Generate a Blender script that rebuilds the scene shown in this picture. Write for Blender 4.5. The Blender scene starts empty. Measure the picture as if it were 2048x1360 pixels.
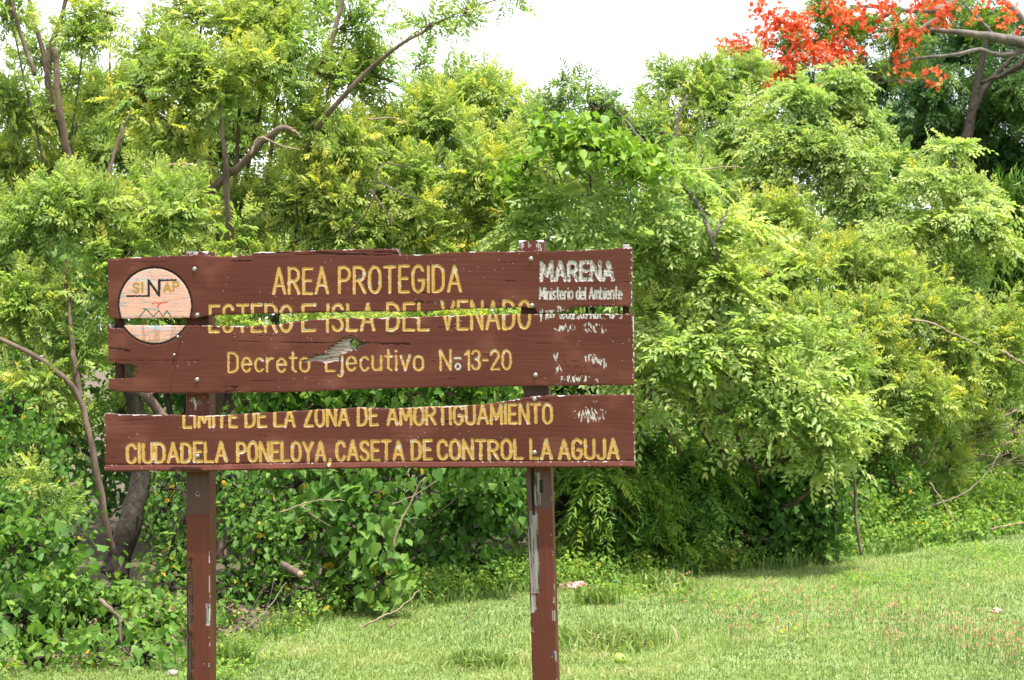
import bpy, math, random
import numpy as np
from mathutils import Vector

SC = bpy.context.scene
COL = SC.collection

# ------------------------------------------------------------------ camera, light, exposure
F, HOR, CAMZ = 3675.0, 720.0, 1.6          # focal length and horizon row in photo pixels, eye height
cam = bpy.data.cameras.new('camera'); camo = bpy.data.objects.new('camera', cam); COL.objects.link(camo)
camo.location = (0, 0, CAMZ); camo.rotation_euler = (math.radians(90), 0, 0)
cam.sensor_width = 36; cam.lens = F * 36 / 2048; cam.shift_y = (HOR - 680) / 2048
cam.clip_start = 0.1; cam.clip_end = 2000
cam.dof.use_dof = True; cam.dof.focus_distance = 7.1; cam.dof.aperture_fstop = 13
SC.camera = camo

SUNV = Vector((0.17, -0.21, 1.0)).normalized()
world = bpy.data.worlds.new('World'); SC.world = world; world.use_nodes = True
wn = world.node_tree; bg = wn.nodes['Background']
sky = wn.nodes.new('ShaderNodeTexSky'); sky.sky_type = 'NISHITA'; sky.sun_disc = False
sky.sun_elevation = math.asin(SUNV.z); sky.sun_rotation = math.atan2(SUNV.x, SUNV.y)
sky.air_density = 1.0; sky.dust_density = 4.0; sky.ozone_density = 1.0
mixw = wn.nodes.new('ShaderNodeMix'); mixw.data_type = 'RGBA'; mixw.inputs[0].default_value = 0.62
mixw.inputs[7].default_value = (8.6, 8.6, 8.7, 1)          # thin bright cloud veil
wn.links.new(sky.outputs[0], mixw.inputs[6]); wn.links.new(mixw.outputs[2], bg.inputs[0])
bg.inputs[1].default_value = 0.125
sun = bpy.data.lights.new('sun', 'SUN'); suno = bpy.data.objects.new('sun', sun); COL.objects.link(suno)
sun.energy = 4.2; sun.angle = math.radians(0.6); sun.color = (1, 0.955, 0.87)
suno.rotation_euler = (-SUNV).to_track_quat('-Z', 'Y').to_euler(); suno.location = (3, -3, 20)
vs = SC.view_settings; vs.view_transform = 'Standard'; vs.look = 'None'; vs.exposure = 1.35; vs.gamma = 1
cy = SC.cycles
cy.max_bounces = 6; cy.diffuse_bounces = 4; cy.glossy_bounces = 2; cy.transmission_bounces = 4
cy.transparent_max_bounces = 4; cy.use_denoising = True
cy.sample_clamp_indirect = 6; cy.caustics_reflective = False; cy.caustics_refractive = False


def P(px, py, Y):
    """photo pixel at distance Y -> world point"""
    return np.array([(px - 1024) / F * Y, Y, CAMZ - (py - HOR) / F * Y])

# ------------------------------------------------------------------ small helpers
def mesh_obj(name, verts, faces, mat, parent=None, smooth=False, attrs=None, color=None):
    """verts (n,3) array; faces (m,k) int array or list of arrays with fixed k each"""
    me = bpy.data.meshes.new(name)
    fl = faces if isinstance(faces, list) else [faces]
    fl = [np.asarray(f, dtype=np.int32) for f in fl if len(f)]
    nv = len(verts)
    me.vertices.add(nv); me.vertices.foreach_set('co', np.asarray(verts, dtype=np.float32).ravel())
    loops = np.concatenate([f.ravel() for f in fl])
    tot = np.concatenate([np.full(len(f), f.shape[1], dtype=np.int32) for f in fl])
    start = np.concatenate([[0], np.cumsum(tot)[:-1]]).astype(np.int32)
    me.loops.add(len(loops)); me.loops.foreach_set('vertex_index', loops)
    me.polygons.add(len(tot)); me.polygons.foreach_set('loop_start', start); me.polygons.foreach_set('loop_total', tot)
    me.update(calc_edges=True)
    if smooth:
        me.polygons.foreach_set('use_smooth', np.ones(len(tot), dtype=bool))
    if attrs:
        for k, v in attrs.items():
            a = me.attributes.new(k, 'FLOAT', 'FACE' if len(v) == len(tot) else 'POINT')
            a.data.foreach_set('value', np.asarray(v, dtype=np.float32))
    if color is not None:
        a = me.attributes.new('paint', 'FLOAT_COLOR', 'POINT')
        c4 = np.ones((nv, 4), dtype=np.float32); c4[:, :3] = color
        a.data.foreach_set('color', c4.ravel())
    me.validate(clean_customdata=False)
    if mat: me.materials.append(mat)
    o = bpy.data.objects.new(name, me); COL.objects.link(o)
    if parent is not None: o.parent = parent
    return o

def tag(o, label=None, cat=None, group=None, kind=None):
    if label: o['label'] = label
    if cat: o['category'] = cat
    if group: o['group'] = group
    if kind: o['kind'] = kind
    return o

def thing(name, label, cat, group=None, loc=(0, 0, 0)):
    o = bpy.data.objects.new(name, None); COL.objects.link(o); o.empty_display_size = 0.2
    o.location = loc
    tag(o, label, cat, group)
    return o

def rebase(root, child):
    """child mesh was written in world coordinates: keep it there under a root that stands elsewhere"""
    child.parent = root
    l = root.location
    n = len(child.data.vertices)
    co = np.empty(n * 3, dtype=np.float32); child.data.vertices.foreach_get('co', co)
    co = co.reshape(-1, 3) - np.array(l, dtype=np.float32)
    child.data.vertices.foreach_set('co', co.ravel()); child.data.update()
    return child

def vnoise(x, y, seed=0):
    """2-D value noise, 0..1"""
    rs = np.random.RandomState(seed); T = rs.rand(256, 256)
    xi = np.floor(x).astype(int); yi = np.floor(y).astype(int)
    fx = x - xi; fy = y - yi
    fx = fx * fx * (3 - 2 * fx); fy = fy * fy * (3 - 2 * fy)
    g = lambda a, b: T[a % 256, b % 256]
    return (g(xi, yi) * (1 - fx) + g(xi + 1, yi) * fx) * (1 - fy) + (g(xi, yi + 1) * (1 - fx) + g(xi + 1, yi + 1) * fx) * fy

def fbm(x, y, seed=0, oct=3):
    s = 0; a = 1; t = 0
    for i in range(oct):
        s = s + a * vnoise(x * 2 ** i, y * 2 ** i, seed + i); t += a; a *= .5
    return s / t

def sstep(a, b, x):
    t = np.clip((x - a) / (b - a), 0, 1)
    return t * t * (3 - 2 * t)

def unit(v):
    v = np.asarray(v, float)
    return v / np.maximum(np.linalg.norm(v, axis=-1, keepdims=True), 1e-9)

# ------------------------------------------------------------------ materials
def new_mat(name):
    m = bpy.data.materials.new(name); m.use_nodes = True
    return m, m.node_tree, m.node_tree.nodes, m.node_tree.links, m.node_tree.nodes['Principled BSDF']

def ramp(nodes, stops):
    r = nodes.new('ShaderNodeValToRGB')
    e = r.color_ramp.elements
    while len(e) < len(stops): e.new(0.5)
    for i, (p, c) in enumerate(stops):
        e[i].position = p; e[i].color = (*c, 1)
    return r

def leaf_mat(name, stops, rough=0.5, trans=0.42, spec=0.22, tmul=(1.2, 1.35, 0.65), scale=1.0):
    m, nt, N, L, b = new_mat(name)
    at = N.new('ShaderNodeAttribute'); at.attribute_name = 'tint'
    no = N.new('ShaderNodeTexNoise'); no.inputs['Scale'].default_value = 2.3; no.inputs['Detail'].default_value = 2
    tc = N.new('ShaderNodeTexCoord'); L.new(tc.outputs['Object'], no.inputs['Vector'])
    ma = N.new('ShaderNodeMath'); ma.operation = 'MULTIPLY_ADD'; ma.inputs[1].default_value = 0.5; ma.inputs[2].default_value = -0.25
    L.new(no.outputs['Fac'], ma.inputs[0])
    ad = N.new('ShaderNodeMath'); ad.operation = 'ADD'; L.new(at.outputs['Fac'], ad.inputs[0]); L.new(ma.outputs[0], ad.inputs[1])
    r = ramp(N, stops); sc_ = N.new('ShaderNodeMath'); sc_.operation = 'MULTIPLY'; sc_.inputs[1].default_value = scale
    L.new(ad.outputs[0], sc_.inputs[0]); L.new(sc_.outputs[0], r.inputs[0])
    L.new(r.outputs[0], b.inputs['Base Color'])
    b.inputs['Roughness'].default_value = rough; b.inputs['Specular IOR Level'].default_value = spec
    tr = N.new('ShaderNodeBsdfTranslucent')
    mu = N.new('ShaderNodeMix'); mu.data_type = 'RGBA'; mu.blend_type = 'MULTIPLY'; mu.inputs[0].default_value = 1
    mu.inputs[7].default_value = (*tmul, 1); L.new(r.outputs[0], mu.inputs[6]); L.new(mu.outputs[2], tr.inputs['Color'])
    mx = N.new('ShaderNodeMixShader'); mx.inputs[0].default_value = trans
    L.new(b.outputs[0], mx.inputs[1]); L.new(tr.outputs[0], mx.inputs[2])
    L.new(mx.outputs[0], N['Material Output'].inputs['Surface'])
    return m

def rough_mat(name, c1, c2, scale=6, stretch=(1, 1, 1), rough=0.85, bump=0.3, detail=6, c3=None):
    m, nt, N, L, b = new_mat(name)
    tc = N.new('ShaderNodeTexCoord'); mp = N.new('ShaderNodeMapping'); mp.inputs['Scale'].default_value = stretch
    L.new(tc.outputs['Object'], mp.inputs['Vector'])
    no = N.new('ShaderNodeTexNoise'); no.inputs['Scale'].default_value = scale; no.inputs['Detail'].default_value = detail
    no.inputs['Roughness'].default_value = 0.65
    L.new(mp.outputs[0], no.inputs['Vector'])
    st = [(0.32, c1), (0.66, c2)] + ([(0.78, c3)] if c3 else [])
    r = ramp(N, st); L.new(no.outputs['Fac'], r.inputs[0]); L.new(r.outputs[0], b.inputs['Base Color'])
    b.inputs['Roughness'].default_value = rough; b.inputs['Specular IOR Level'].default_value = 0.25
    bu = N.new('ShaderNodeBump'); bu.inputs['Strength'].default_value = bump; bu.inputs['Distance'].default_value = 0.02
    L.new(no.outputs['Fac'], bu.inputs['Height']); L.new(bu.outputs[0], b.inputs['Normal'])
    return m

G_A = [(0.0, (.062, .130, .030)), (0.3, (.152, .248, .062)), (0.6, (.282, .362, .100)), (0.88, (.39, .43, .115)), (1.0, (.56, .51, .09))]
G_B = [(0.0, (.055, .125, .028)), (0.35, (.160, .258, .072)), (0.65, (.295, .385, .130)), (1.0, (.44, .47, .16))]
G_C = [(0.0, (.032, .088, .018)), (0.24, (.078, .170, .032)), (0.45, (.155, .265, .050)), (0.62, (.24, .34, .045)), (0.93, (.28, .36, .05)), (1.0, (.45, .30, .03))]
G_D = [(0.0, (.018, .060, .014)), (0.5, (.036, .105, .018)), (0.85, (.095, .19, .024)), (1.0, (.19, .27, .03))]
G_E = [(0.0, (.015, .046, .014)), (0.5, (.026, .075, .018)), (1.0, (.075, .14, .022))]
M = {
    'leaf_pinnate': leaf_mat('leaf_pinnate', G_A, spec=.35, trans=.5),
    'leaf_shoot': leaf_mat('leaf_shoot', G_B, rough=0.45, spec=.3, trans=.48),
    'leaf_broad': leaf_mat('leaf_broad', G_C, rough=0.5, trans=0.40, scale=.6, spec=.15),
    'leaf_vine': leaf_mat('leaf_vine', [(0, (.06, .15, .02)), (.5, (.17, .29, .035)), (1, (.32, .40, .06))], trans=.4),
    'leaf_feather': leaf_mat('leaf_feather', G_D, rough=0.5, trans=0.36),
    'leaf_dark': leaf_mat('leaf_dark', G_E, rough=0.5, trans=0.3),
    'petal': leaf_mat('petal', [(0, (.42, .035, .014)), (0.5, (.70, .11, .035)), (1, (.84, .30, .14))], rough=0.5, trans=0.4, spec=0.2, tmul=(1.1, .9, .8)),
    'grass': leaf_mat('grass_blade', [(0, (.050, .102, .018)), (0.35, (.122, .196, .038)), (0.7, (.198, .266, .066)), (0.92, (.31, .34, .14)), (1, (.42, .34, .20))], rough=0.5, trans=0.34, spec=0.35),
    'sedge': leaf_mat('sedge_head', [(0, (.10, .17, .06)), (0.5, (.16, .20, .08)), (0.55, (.40, .21, .11)), (1, (.50, .32, .18))], rough=0.7, trans=0.2, spec=0.2, tmul=(1, 1, 1)),
    'bark': rough_mat('bark', (.055, .038, .027), (.17, .125, .09), 9, (1, 1, .35), bump=0.6),
    'bark_dark': rough_mat('bark_dark', (.010, .008, .006), (.050, .039, .029), 26, (1, 1, .55), bump=1.0, c3=(.22, .19, .15)),
    'bark_grey': rough_mat('bark_grey', (.055, .048, .043), (.19, .17, .155), 7, (1, 1, .4), bump=0.5),
    'stick': rough_mat('dry_stick', (.13, .095, .062), (.30, .235, .165), 12, (1, 1, 1), bump=0.4),
    'stick_grey': rough_mat('grey_stick', (.075, .062, .05), (.20, .17, .14), 12, (1, 1, 1), bump=0.4),
    'cut_wood': rough_mat('cut_wood', (.24, .17, .11), (.36, .27, .18), 14, bump=0.2),
}

# ground material: soil and thatch
m, nt, N, L, b = new_mat('lawn_soil')
tc = N.new('ShaderNodeTexCoord')
n1 = N.new('ShaderNodeTexNoise'); n1.inputs['Scale'].default_value = 1.1; n1.inputs['Detail'].default_value = 8
n2 = N.new('ShaderNodeTexNoise'); n2.inputs['Scale'].default_value = 40; n2.inputs['Detail'].default_value = 5
L.new(tc.outputs['Object'], n1.inputs['Vector']); L.new(tc.outputs['Object'], n2.inputs['Vector'])
at = N.new('ShaderNodeAttribute'); at.attribute_name = 'lawn'
r1 = ramp(N, [(0.3, (.10, .15, .035)), (0.7, (.19, .25, .075))])
r2 = ramp(N, [(0.3, (.035, .026, .016)), (0.7, (.11, .08, .05))])
L.new(n2.outputs['Fac'], r1.inputs[0]); L.new(n2.outputs['Fac'], r2.inputs[0])
mx = N.new('ShaderNodeMix'); mx.data_type = 'RGBA'
L.new(at.outputs['Fac'], mx.inputs[0]); L.new(r2.outputs[0], mx.inputs[6]); L.new(r1.outputs[0], mx.inputs[7])
L.new(mx.outputs[2], b.inputs['Base Color']); b.inputs['Roughness'].default_value = 0.95
bu = N.new('ShaderNodeBump'); bu.inputs['Strength'].default_value = 0.6; bu.inputs['Distance'].default_value = 0.03
L.new(n2.outputs['Fac'], bu.inputs['Height']); L.new(bu.outputs[0], b.inputs['Normal'])
M['ground'] = m

def painted(name, rough, scale=(3, 3, 60)):
    m, nt, N, L, b = new_mat(name)
    at = N.new('ShaderNodeAttribute'); at.attribute_name = 'paint'
    tc = N.new('ShaderNodeTexCoord'); mp = N.new('ShaderNodeMapping'); mp.inputs['Scale'].default_value = scale
    L.new(tc.outputs['Object'], mp.inputs['Vector'])
    no = N.new('ShaderNodeTexNoise'); no.inputs['Scale'].default_value = 4; no.inputs['Detail'].default_value = 6
    L.new(mp.outputs[0], no.inputs['Vector'])
    r = ramp(N, [(0.25, (.86, .86, .86)), (0.75, (1.06, 1.06, 1.06))]); L.new(no.outputs['Fac'], r.inputs[0])
    mu = N.new('ShaderNodeMix'); mu.data_type = 'RGBA'; mu.blend_type = 'MULTIPLY'; mu.inputs[0].default_value = 1
    L.new(at.outputs['Color'], mu.inputs[6]); L.new(r.outputs[0], mu.inputs[7]); L.new(mu.outputs[2], b.inputs['Base Color'])
    b.inputs['Roughness'].default_value = rough; b.inputs['Specular IOR Level'].default_value = 0.12
    bu = N.new('ShaderNodeBump'); bu.inputs['Strength'].default_value = 0.12; bu.inputs['Distance'].default_value = 0.0012
    L.new(no.outputs['Fac'], bu.inputs['Height']); L.new(bu.outputs[0], b.inputs['Normal'])
    return m
M['board'] = painted('painted_board', 0.6)
M['post'] = painted('painted_post', 0.5, (40, 40, 2.5))
m, nt, N, L, b = new_mat('galvanised_steel')
b.inputs['Base Color'].default_value = (.5, .5, .5, 1); b.inputs['Metallic'].default_value = 0.75; b.inputs['Roughness'].default_value = 0.45
no = N.new('ShaderNodeTexNoise'); no.inputs['Scale'].default_value = 90
r = ramp(N, [(0.3, (.16, .155, .15)), (0.7, (.40, .40, .40))]); L.new(no.outputs['Fac'], r.inputs[0]); L.new(r.outputs[0], b.inputs['Base Color'])
M['steel'] = m

def plain_mat(name, c1, c2, scale, rough=0.5, trans=0.0):
    m, nt, N, L, b = new_mat(name)
    no = N.new('ShaderNodeTexNoise'); no.inputs['Scale'].default_value = scale; no.inputs['Detail'].default_value = 4
    tc = N.new('ShaderNodeTexCoord'); L.new(tc.outputs['Object'], no.inputs['Vector'])
    r = ramp(N, [(0.35, c1), (0.65, c2)]); L.new(no.outputs['Fac'], r.inputs[0]); L.new(r.outputs[0], b.inputs['Base Color'])
    b.inputs['Roughness'].default_value = rough
    if trans:
        t = N.new('ShaderNodeBsdfTranslucent'); L.new(r.outputs[0], t.inputs['Color'])
        mx = N.new('ShaderNodeMixShader'); mx.inputs[0].default_value = trans
        L.new(b.outputs[0], mx.inputs[1]); L.new(t.outputs[0], mx.inputs[2]); L.new(mx.outputs[0], N['Material Output'].inputs['Surface'])
    return m
M['bag'] = plain_mat('pink_plastic', (.80, .38, .40), (.85, .52, .52), 20, 0.35, 0.3)
M['teal'] = plain_mat('teal_plastic', (.03, .25, .22), (.06, .35, .30), 20, 0.35, 0.2)
M['fruit'] = plain_mat('green_fruit_skin', (.15, .25, .02), (.25, .34, .04), 25, 0.5)
M['litter'] = plain_mat('leaf_litter', (.10, .062, .038), (.22, .15, .095), 60, 0.9)
M['stone'] = plain_mat('pale_stone', (.18, .15, .12), (.28, .24, .20), 30, 0.9)
M['dry_leaf'] = plain_mat('dry_leaf', (.45, .30, .20), (.62, .46, .34), 40, 0.7, 0.2)

# ------------------------------------------------------------------ ground
EX = np.array([-60., -6, -2.9, -1.75, -1.05, 0.27, 2.3, 4.9, 9, 60])
EY = np.array([9.0, 8.9, 9.1, 9.8, 11.9, 13.2, 14.8, 17.6, 20, 24])
def edge_y(x): return np.interp(x, EX, EY)           # where the mown lawn ends
def ground_z(x, y):
    x = np.asarray(x, float); y = np.asarray(y, float)
    d = y - edge_y(x)
    z = 0.012 * (fbm(x * 1.7 + 40, y * 1.7 + 40, 5) - .5) * 2
    bank = np.clip(d, 0, 8) * (0.03 + 0.10 * sstep(1.5, 4.5, x))
    return z + bank + 0.06 * sstep(0, 2, d) * (fbm(x * 1.1 + 9, y * 1.1 + 9, 8) - .4)

def axis(a, b, fine_a, fine_b, step, coarse):
    l = [np.arange(fine_a, fine_b, step)]
    p = [fine_b]; s = step
    while p[-1] < b: s *= 1.3; p.append(min(p[-1] + s, b))
    q = [fine_a]; s = step
    while q[-1] > a: s *= 1.3; q.append(max(q[-1] - s, a))
    return np.unique(np.concatenate([np.array(q[::-1]), l[0], np.array(p)]))
gx = axis(-500, 500, -6, 8, 0.10, 5); gy = axis(-60, 900, 6, 26, 0.10, 5)
GX, GY = np.meshgrid(gx, gy); gz = ground_z(GX, GY)
nx, ny = len(gx), len(gy)
idx = np.arange(nx * ny).reshape(ny, nx)
gf = np.stack([idx[:-1, :-1], idx[:-1, 1:], idx[1:, 1:], idx[1:, :-1]], -1).reshape(-1, 4)
lawn = sstep(0.35, -0.25, (GY - edge_y(GX)) + (fbm(GX * 1.5 + 70, GY * 1.5 + 70, 3) - .5) * 1.2)
lawn = np.maximum(lawn, 0.75 * sstep(2.0, 3.6, GX) * (GY < 26))
tag(mesh_obj('ground', np.stack([GX, GY, gz], -1).reshape(-1, 3), gf, M['ground'], smooth=True, attrs={'lawn': lawn.ravel()}),
    'short green lawn rising into a weedy bank', 'ground', kind='structure')

# ------------------------------------------------------------------ the sign: carved boards on two posts
PSI = math.radians(8.5)
SR = np.array([math.cos(PSI), -math.sin(PSI), 0]); SN = np.array([-math.sin(PSI), -math.cos(PSI), 0])
S0 = P(740, 700, 7.0)
CAM = np.array([0, 0, CAMZ])
def on_sign(px, py, off=0.0):
    """photo pixel -> point on the plane of the sign, off metres in front of the board face"""
    px = np.asarray(px, float); py = np.asarray(py, float)
    d = np.stack([(px - 1024) / F, np.ones_like(px), -(py - HOR) / F], -1)
    p0 = S0 + SN * off
    t = ((p0 - CAM) @ SN) / (d @ SN)
    return CAM + d * t[..., None]

def arc(cx, cy, rx, ry, a0, a1, n=12):
    a = np.radians(np.linspace(a0, a1, n)); return [(cx + rx * math.cos(t), cy + ry * math.sin(t)) for t in a]
def oval(cx, cy, rx, ry, sq=0.3):
    """narrow rounded-rectangle O"""
    p = arc(cx, cy + ry * sq, rx, ry * (1 - sq), 0, 180) + arc(cx, cy - ry * sq, rx, ry * (1 - sq), 180, 360)
    return p + [p[0]]
GL = {
 'A': (.52, [[(0, 0), (.26, 1), (.52, 0)], [(.09, .32), (.43, .32)]]),
 'R': (.46, [[(0, 0), (0, 1), (.2, 1)] + arc(.2, .74, .24, .26, 90, -90) + [(0, .48)], [(.2, .48), (.46, 0)]]),
 'P': (.44, [[(0, 0), (0, 1), (.2, 1)] + arc(.2, .74, .24, .26, 90, -90) + [(0, .48)]]),
 'E': (.38, [[(.38, 1), (0, 1), (0, 0), (.38, 0)], [(0, .52), (.32, .52)]]),
 'O': (.46, [oval(.23, .5, .23, .5)]),
 'T': (.44, [[(0, 1), (.44, 1)], [(.22, 1), (.22, 0)]]),
 'G': (.46, [arc(.23, .66, .23, .34, 30, 180) + arc(.23, .34, .23, .34, 180, 360) + [(.46, .45), (.26, .45)]]),
 'C': (.44, [arc(.23, .66, .22, .34, 20, 180) + arc(.23, .34, .22, .34, 180, 340)]),
 'I': (.02, [[(0.01, 0), (0.01, 1)]]),
 'D': (.46, [[(0, 0), (0, 1), (.16, 1)] + arc(.16, .68, .28, .32, 90, 0) + arc(.16, .32, .28, .32, 0, -90) + [(0, 0)]]),
 'S': (.42, [arc(.21, .76, .2, .24, 20, 180, 9)[:-1] + [(.02, .70), (.10, .56), (.32, .44), (.41, .30)] + arc(.21, .24, .2, .24, 0, -160, 9)]),
 'L': (.38, [[(0, 1), (0, 0), (.38, 0)]]),
 'V': (.5, [[(0, 1), (.25, 0), (.5, 1)]]),
 'N': (.46, [[(0, 0), (0, 1), (.46, 0), (.46, 1)]]),
 'U': (.46, [[(0, 1), (0, .25)] + arc(.23, .25, .23, .25, 180, 360) + [(.46, 1)]]),
 'M': (.58, [[(0, 0), (0.03, 1), (.29, .25), (.55, 1), (.58, 0)]]),
 'Z': (.44, [[(.02, 1), (.44, 1), (0, 0), (.44, 0)]]),
 'Y': (.5, [[(0, 1), (.25, .5), (.5, 1)], [(.25, .5), (.25, 0)]]),
 'J': (.36, [[(.36, 1), (.36, .25)] + arc(.18, .23, .18, .23, 0, -170)]),
 '1': (.18, [[(0, .8), (.18, 1), (.18, 0)]]),
 '2': (.44, [arc(.21, .74, .21, .26, 170, -20) + [(0, 0), (.44, 0)]]),
 '3': (.42, [arc(.19, .76, .2, .24, 160, -80) + arc(.19, .27, .22, .27, 85, -160)]),
 '0': (.44, [oval(.22, .5, .22, .5)]),
 '-': (.22, [[(0, .5), (.22, .5)]]),
 ',': (.06, [[(.06, .08), (.0, -.2)]]),
 '.': (.02, [[(0, 0), (.02, 0)]]),
 'e': (.42, [[(.02, .38), (.41, .38)] + arc(.21, .36, .21, .36, 5, 320, 16)]),
 'c': (.38, [arc(.21, .36, .2, .36, 40, 320, 14)]),
 'r': (.28, [[(0, 0), (0, .72)], [(0, .45), (.1, .66), (.28, .7)]]),
 't': (.3, [[(.14, 1.05), (.14, .1), (.28, 0)], [(0, .74), (.3, .74)]]),
 'o': (.42, [oval(.21, .36, .21, .36)]),
 'j': (.2, [[(.18, .72), (.18, -.18), (.1, -.3), (0, -.26)], [(.18, .95), (.18, .96)]]),
 'u': (.4, [[(0, .72), (0, .2)] + arc(.2, .2, .2, .2, 180, 360) + [(.4, .72)], [(.4, .72), (.4, 0)]]),
 'i': (.02, [[(0, 0), (0, .72)], [(0, .95), (0.01, .96)]]),
 'v': (.42, [[(0, .72), (.21, 0), (.42, .72)]]),
 'n': (.38, [[(0, 0), (0, .72)], [(0, .5)] + arc(.19, .5, .19, .22, 150, 0) + [(.38, 0)]]),
 'm': (.6, [[(0, 0), (0, .72)], [(0, .5)] + arc(.15, .52, .15, .2, 150, 0) + [(.3, 0)], [(.3, .5)] + arc(.45, .52, .15, .2, 150, 0) + [(.6, 0)]]),
 's': (.34, [arc(.17, .54, .16, .18, 30, 200, 7) + [(.17, .37)] + arc(.17, .17, .17, .18, 50, -160, 8)]),
 'd': (.4, [oval(.2, .36, .2, .36), [(.4, 1), (.4, 0)]]),
 'l': (.02, [[(0, 0), (0, 1)]]),
 'b': (.4, [oval(.2, .36, .2, .36), [(0, 1), (0, 0)]]),
 'a': (.4, [oval(.2, .36, .2, .36), [(.4, .72), (.4, 0)]]),
 'y': (.4, [[(0, .72), (.2, .05)], [(.4, .72), (.14, -.28)]]),
}
def word_strokes(txt, x0, y0, x1, y1, h, gap=.2, jit=0.6, rnd=random.Random(3)):
    """strokes (lists of photo-pixel points) for a word from (x0,y0) to (x1,y1) along its baseline"""
    adv = []; cx = 0
    for ch in txt:
        if ch == ' ': cx += .34; continue
        w, st = GL[ch]; adv.append((cx, st)); cx += w + gap
    W = cx - gap
    out = []
    for ox, st in adv:
        dy = rnd.uniform(-jit, jit); hs = h * rnd.uniform(.98, 1.02)
        for s in st:
            pts = []
            for (a, bb) in s:
                t = (ox + a) / W
                pts.append((x0 + (x1 - x0) * t, y0 + (y1 - y0) * t - bb * hs + dy))
            out.append(pts)
    return out

def stroke_dist(X, Y, strokes):
    """distance in pixels from every grid point to the nearest stroke (only near the strokes)"""
    D = np.full(X.shape, 99.0)
    ux = X[0]; 
    for s in strokes:
        for (a, bq) in zip(s[:-1], s[1:]):
            x0, x1 = min(a[0], bq[0]) - 9, max(a[0], bq[0]) + 9
            i0, i1 = np.searchsorted(ux, [x0, x1])
            if i1 <= i0: continue
            xs = X[:, i0:i1]; ys = Y[:, i0:i1]
            dx, dy = bq[0] - a[0], bq[1] - a[1]; l2 = dx * dx + dy * dy + 1e-9
            t = np.clip(((xs - a[0]) * dx + (ys - a[1]) * dy) / l2, 0, 1)
            d = np.hypot(xs - a[0] - t * dx, ys - a[1] - t * dy)
            D[:, i0:i1] = np.minimum(D[:, i0:i1], d)
    return D

YEL = []   # (strokes, half width)
W_ = word_strokes
L1 = W_('AREA', 547, 587, 655, 586, 50) + W_('PROTEGIDA', 679, 585, 921, 582, 51)
L2 = W_('ESTERO', 420, 663, 583, 662, 52) + W_('E', 606, 662, 630, 661, 52) + W_('ISLA', 655, 661, 748, 660, 52) \
   + W_('DEL', 775, 660, 857, 659, 52) + W_('VENADO', 884, 658, 1060, 656, 55)
L3 = W_('Decreto', 457, 743, 618, 742, 37) + W_('Ejecutivo', 652, 741, 846, 739, 38) + W_('N', 881, 739, 901, 739, 38) \
   + W_('13-20', 931, 738, 1021, 738, 37)
L4 = W_('LIMITE', 368, 854, 474, 853, 37) + W_('DE', 492, 853, 532, 852, 37) + W_('LA', 550, 852, 589, 852, 37) \
   + W_('ZONA', 610, 852, 697, 850, 37) + W_('DE', 717, 850, 755, 849, 37) + W_('AMORTIGUAMIENTO', 776, 849, 1104, 845, 37)
L5 = W_('CIUDADELA', 254, 925, 452, 922, 37) + W_('PONELOYA', 475, 922, 650, 921, 37) + W_(',', 658, 921, 660, 921, 37) \
   + W_('CASETA', 673, 920, 806, 919, 37) + W_('DE', 824, 919, 862, 918, 37) + W_('CONTROL', 876, 918, 1044, 917, 37) \
   + W_('LA', 1061, 917, 1102, 917, 37) + W_('AGUJA', 1118, 917, 1236, 917, 38)
YEL = [(L1, 3.0), (L2, 3.0), (L3, 2.35), (L4, 3.0), (L5, 3.2)]
MAR = W_('MARENA', 1083, 560, 1226, 559, 35, jit=.8)
WHT = W_('Ministerio del Ambiente', 1080, 598, 1244, 597, 22, gap=.17) + W_('y los Recursos Naturales', 1080, 636, 1244, 636, 23, gap=.17)
SUP = [arc(915.5, 733, 5, 6, 0, 360), [(909, 716.5), (921, 716.5)]]

def in_poly(X, Y, poly):
    c = np.zeros(X.shape, bool); n = len(poly)
    for i in range(n):
        xa, ya = poly[i]; xb, yb = poly[i - 1]
        m_ = ((ya > Y) != (yb > Y)) & (X < (xb - xa) * (Y - ya) / (yb - ya + 1e-9) + xa)
        c ^= m_
    return c

BROWN = np.array([.080, .0235, .0158]); YELLOW = np.array([.385, .235, .068]); PALE = np.array([.50, .48, .47]); GREY = np.array([.30, .28, .27])
GASH = [(600, 723), (628, 714), (650, 706), (664, 692), (680, 681), (694, 673), (706, 672), (718, 681), (731, 686), (712, 699), (698, 704), (682, 708), (675, 722), (654, 726), (634, 720), (616, 724)]
HOLE = [(699, 684), (703, 678), (709, 679), (713, 686), (712, 694), (706, 699), (700, 695)]
NOTCH = [(190, 721), (216, 723), (230, 724), (243, 727), (258, 728), (276, 732), (268, 738), (277, 743), (266, 747), (272, 753), (262, 757), (240, 757), (228, 758), (190, 758)]

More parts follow.
